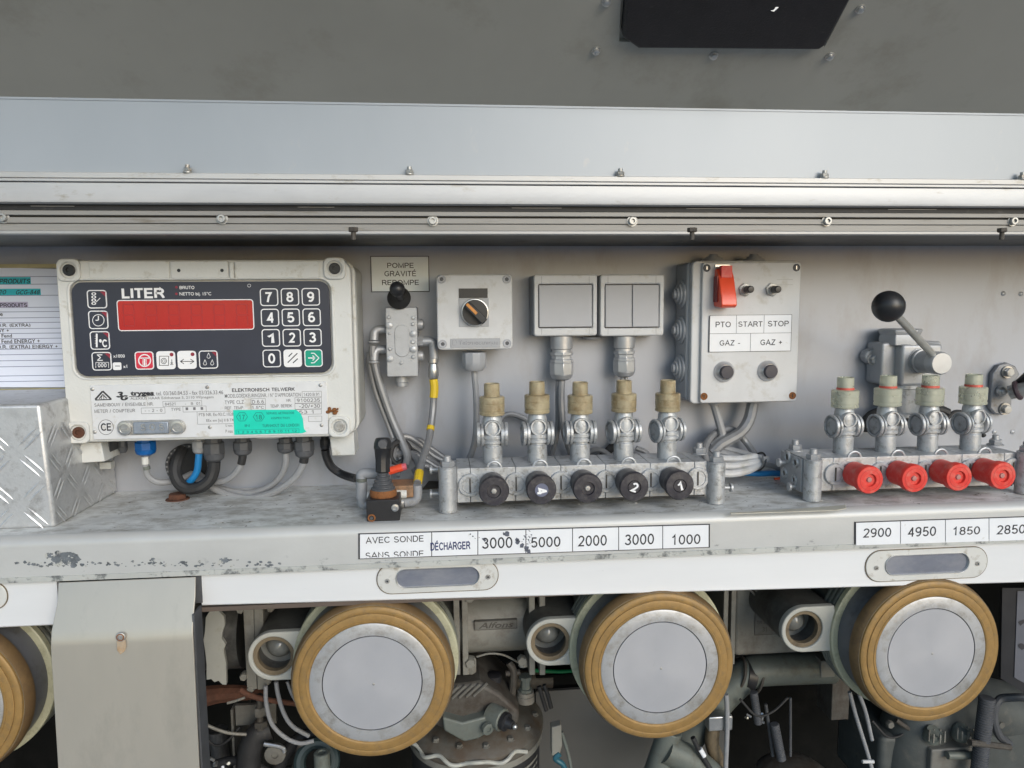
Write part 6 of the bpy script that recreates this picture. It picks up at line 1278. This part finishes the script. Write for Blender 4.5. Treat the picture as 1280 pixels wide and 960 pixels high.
# wavy gasket edge
ws = []
for i in range(26):
    a = R(200+i*4.4); rr = rC+5+2.4*math.sin(i*1.3); ws.append(Vector((ctr.x+rr*math.cos(a), rr*math.sin(a), ztopc-20+3*math.sin(i*.9))))
MB().tube(ws, 2.4, 8, 3).build('wavy_gasket', m_ear, cn)
for i in range(7):
    a = R(205+i*24); c_ = Vector((ctr.x+(rC-8)*math.cos(a), (rC-8)*math.sin(a), ztopc-8)); MB().lathe(c_, ZP, [(0, 5), (1, 5), (1.1, 4), (4, 3.6)], 6).build('lid_bolt', m_inner, cn)
g = MB()
for row in range(3):
    for i in range(9):
        a = R(292+i*5.2); rr = rC-1.2; zz = ztopc-50-row*8; u = Vector((math.cos(a), math.sin(a), 0)); v = Vector((-math.sin(a), math.cos(a), 0)); c_ = Vector((ctr.x, 0, zz))+u*rr; wd = 2.8 if row else 3.6
        g.add([c_-v*wd+ZP*-1.6, c_+v*wd+ZP*-1.6, c_+v*wd+ZP*1.6, c_-v*wd+ZP*1.6], [(0,1,2,3)])
g.build('band_print', m_inner2, cn)
# casting on the lid with plug and boss
YK2 = -92
cs_ = thing('meter_casting', 'dark cast meter head with clamp bolt on top of the canister', 'casting', tuple(W(580, 880, -70)))
q4 = [W(532, 880, -80), W(545, 858, -80), W(600, 852, -80), W(625, 866, -80), (W(650, 888, -80)), W(648, 905, -80), W(610, 918, -80), W(580, 922, -80), W(540, 905, -80)]
MB().prism([(p.x, p.z) for p in q4], -82, 20).build('casting_body', m_grime, cs_, bevel=5, seg=3)
q4 = [W(553, 893, -90), W(578, 900, -90), W(608, 892, -90), W(609, 913, -90), W(598, 920, -90), W(580, 924, -90), W(555, 910, -90)]
MB().prism([(p.x, p.z) for p in q4], -96, -70).build('clamp_block', m_greeny, cs_, bevel=2)
p = W(608, 909, -98); MB().lathe(p, Vector((.5, -1, -.1)), [(0, 7), (5, 7), (5.5, 5.5), (5.6, 3), (4, 3), (4, .01)], 20).build('clamp_bolt', m_greeny, cs_)
p = W(628, 898, -92); MB().lathe(p-Vector((14, -8, -2)), Vector((.8, -.7, -.1)), [(0, 13), (18, 13), (19, 12)], 28).build('sensor_socket', m_greeny, cs_); MB().lathe(p+Vector((0, -4, 0)), Vector((.8, -.7, -.1)), [(0, 10.5), (6, 10.5), (7, 7), (10, 6), (14, 5), (15, .01)], 24).build('sensor_plug', m_black, cs_); MB().ball(p+Vector((13, -15, -2)), 3.2, 12).build('sensor_tip', m_steel, cs_)
for i in range(5): MB().tube([W(556+i*9, 874-i, -84), W(573+i*9, 858-i, -84)], 1.6, 6).build('cast_rib', m_inner, cs_)
nt_ = thing('union_nuts', 'two stacked union fittings standing behind the canister', 'fitting', tuple(W(657, 870, -50)))
p = W(657, 870, -50); MB().lathe((p.x, -50, W(657, 876, -50).z), ZP, [(0, 11), (8, 11), (8.1, 10), (13, 10)], 24).build('lower_union', m_inner2, nt_); MB().lathe((p.x, -50, W(657, 866, -50).z), ZP, [(0, 8), (6, 8), (6.2, 6), (18, 6), (18.2, 8), (22, 8)], 8).build('upper_union', m_greeny, nt_); MB().lathe((W(654, 830, -52).x, -52, W(654, 832, -52).z), ZP, [(0, 6), (9, 6)], 8).build('pale_nut', m_ear, nt_)
MB().lathe((W(636, 880, -50).x, -50, W(636, 892, -50).z), ZP, [(0, 9), (16, 9), (16.1, 7), (24, 6.5)], 24).build('side_union', m_inner, nt_)
cable('wire', [(596, 821, -70), (612, 817, -72), (630, 819, -72), (648, 828, -66)], 1.2, m_inner2, 'thin wire above the cast meter head', 'wire')
for px, py, pz, lb_ in ((583+5, 832, 7, 'grimy plug fitting beside the left coupling flange'), ): one('plug_fitting', MB().hexa(W(px, py, -70)-ZP*8, ZP, 18, 7), m_inner2, lb_, 'fitting')
one('round_plug', MB().lathe(W(617, 845, -50)-ZP*6, ZP, [(0, 10), (8, 10), (9, 8), (9.1, .01)], 20), m_black, 'black round cap behind the cast meter head', 'cap')
one('dark_linkage', MB().tube([W(636, 828, -50), W(642, 840, -52), (W(640, 870, -50))], 4.5).tube([W(632, 842, -50), W(650, 840, -50)], 3.5), m_grime, 'dark linkage standing left of the stacked unions', 'linkage')
cable('cable', [(674, 858, -60), (678, 872, -60), (683, 888, -60)], 2.6, m_blackr, 'left short black cable right of the unions', group='short black cables by the unions')
cable('cable', [(680, 856, -60), (685, 870, -60), (689, 885, -60)], 2.6, m_blackr, 'right short black cable right of the unions', group='short black cables by the unions')
lt = thing('canister_latch', 'grey strap latch with blue green cord right of the canister', 'latch', tuple(W(697, 940, -70)))
q4 = [W(689, 907, -84), W(701, 904, -84), W(702, 930, -84), W(698, 945, -84), W(689, 942, -84)]
MB().prism([(p.x, p.z) for p in q4], -88, -76).build('latch_block', m_inner2, lt, bevel=1); MB().tube([W(702, 915, -84), W(712, 950, -84), W(716, 985, -84)], 2).build('latch_rod', m_greeny, lt); MB().tube([W(700, 942, -88), W(694, 948, -88), W(703, 955, -88), W(708, 965, -88)], 3.2).build('blue_cord', m_blue2, lt)
one('green_tape_strip', MB().tube([W(668, 838, -50), W(700, 839.5, -48), W(722, 838, -46)], 2.2), m_greenp, 'green strip under the middle sight glass', 'strip')
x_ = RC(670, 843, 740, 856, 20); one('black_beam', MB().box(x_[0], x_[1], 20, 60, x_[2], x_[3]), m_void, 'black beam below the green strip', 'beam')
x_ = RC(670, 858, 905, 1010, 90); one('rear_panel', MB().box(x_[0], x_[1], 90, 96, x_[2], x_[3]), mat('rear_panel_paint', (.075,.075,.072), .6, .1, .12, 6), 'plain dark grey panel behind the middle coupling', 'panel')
rd = thing('round_float', 'dark domed drum at bottom between the two right couplings', 'drum', tuple(W(990, 960, 40)))
p = W(992, 958, 40); MB().lathe((p.x, 40, p.z-22), ZP, [(0, 52), (12, 50), (20, 40), (24, 20), (25, .01)], 40).build('dome', m_grime, rd); MB().lathe((p.x+4, 40-30, p.z-6), ZP, [(0, 9), (9, 9), (10, .01)], 20).build('dome_knob', m_inner, rd)
cr = MB(); rg = random.Random(5)
for i in range(10): p = W(rg.uniform(930, 956), rg.uniform(893, 905), -28); cr.tube([p, p+Vector((rg.uniform(-7, 7), rg.uniform(-4, 2), rg.uniform(-4, 4)))], 1.5, 6)
one('silver_clip', cr, m_steel, 'bright crumpled clip at the foot of the short conduit', 'clip')
cable('cable', [(957, 880, -10), (962, 915, -10), (966, 945, -10)], 2.2, m_dark, 'dark thin cable left of the standing conduit', group='thin cables in the dark gap')
cable('cable', [(988, 872, 0), (988, 905, 0), (988, 945, 0)], 1.8, m_dark, 'dark thin cable right of the standing conduit', group='thin cables in the dark gap')
for ob in bpy.data.objects:
    if '_o' in ob: del ob['_o']
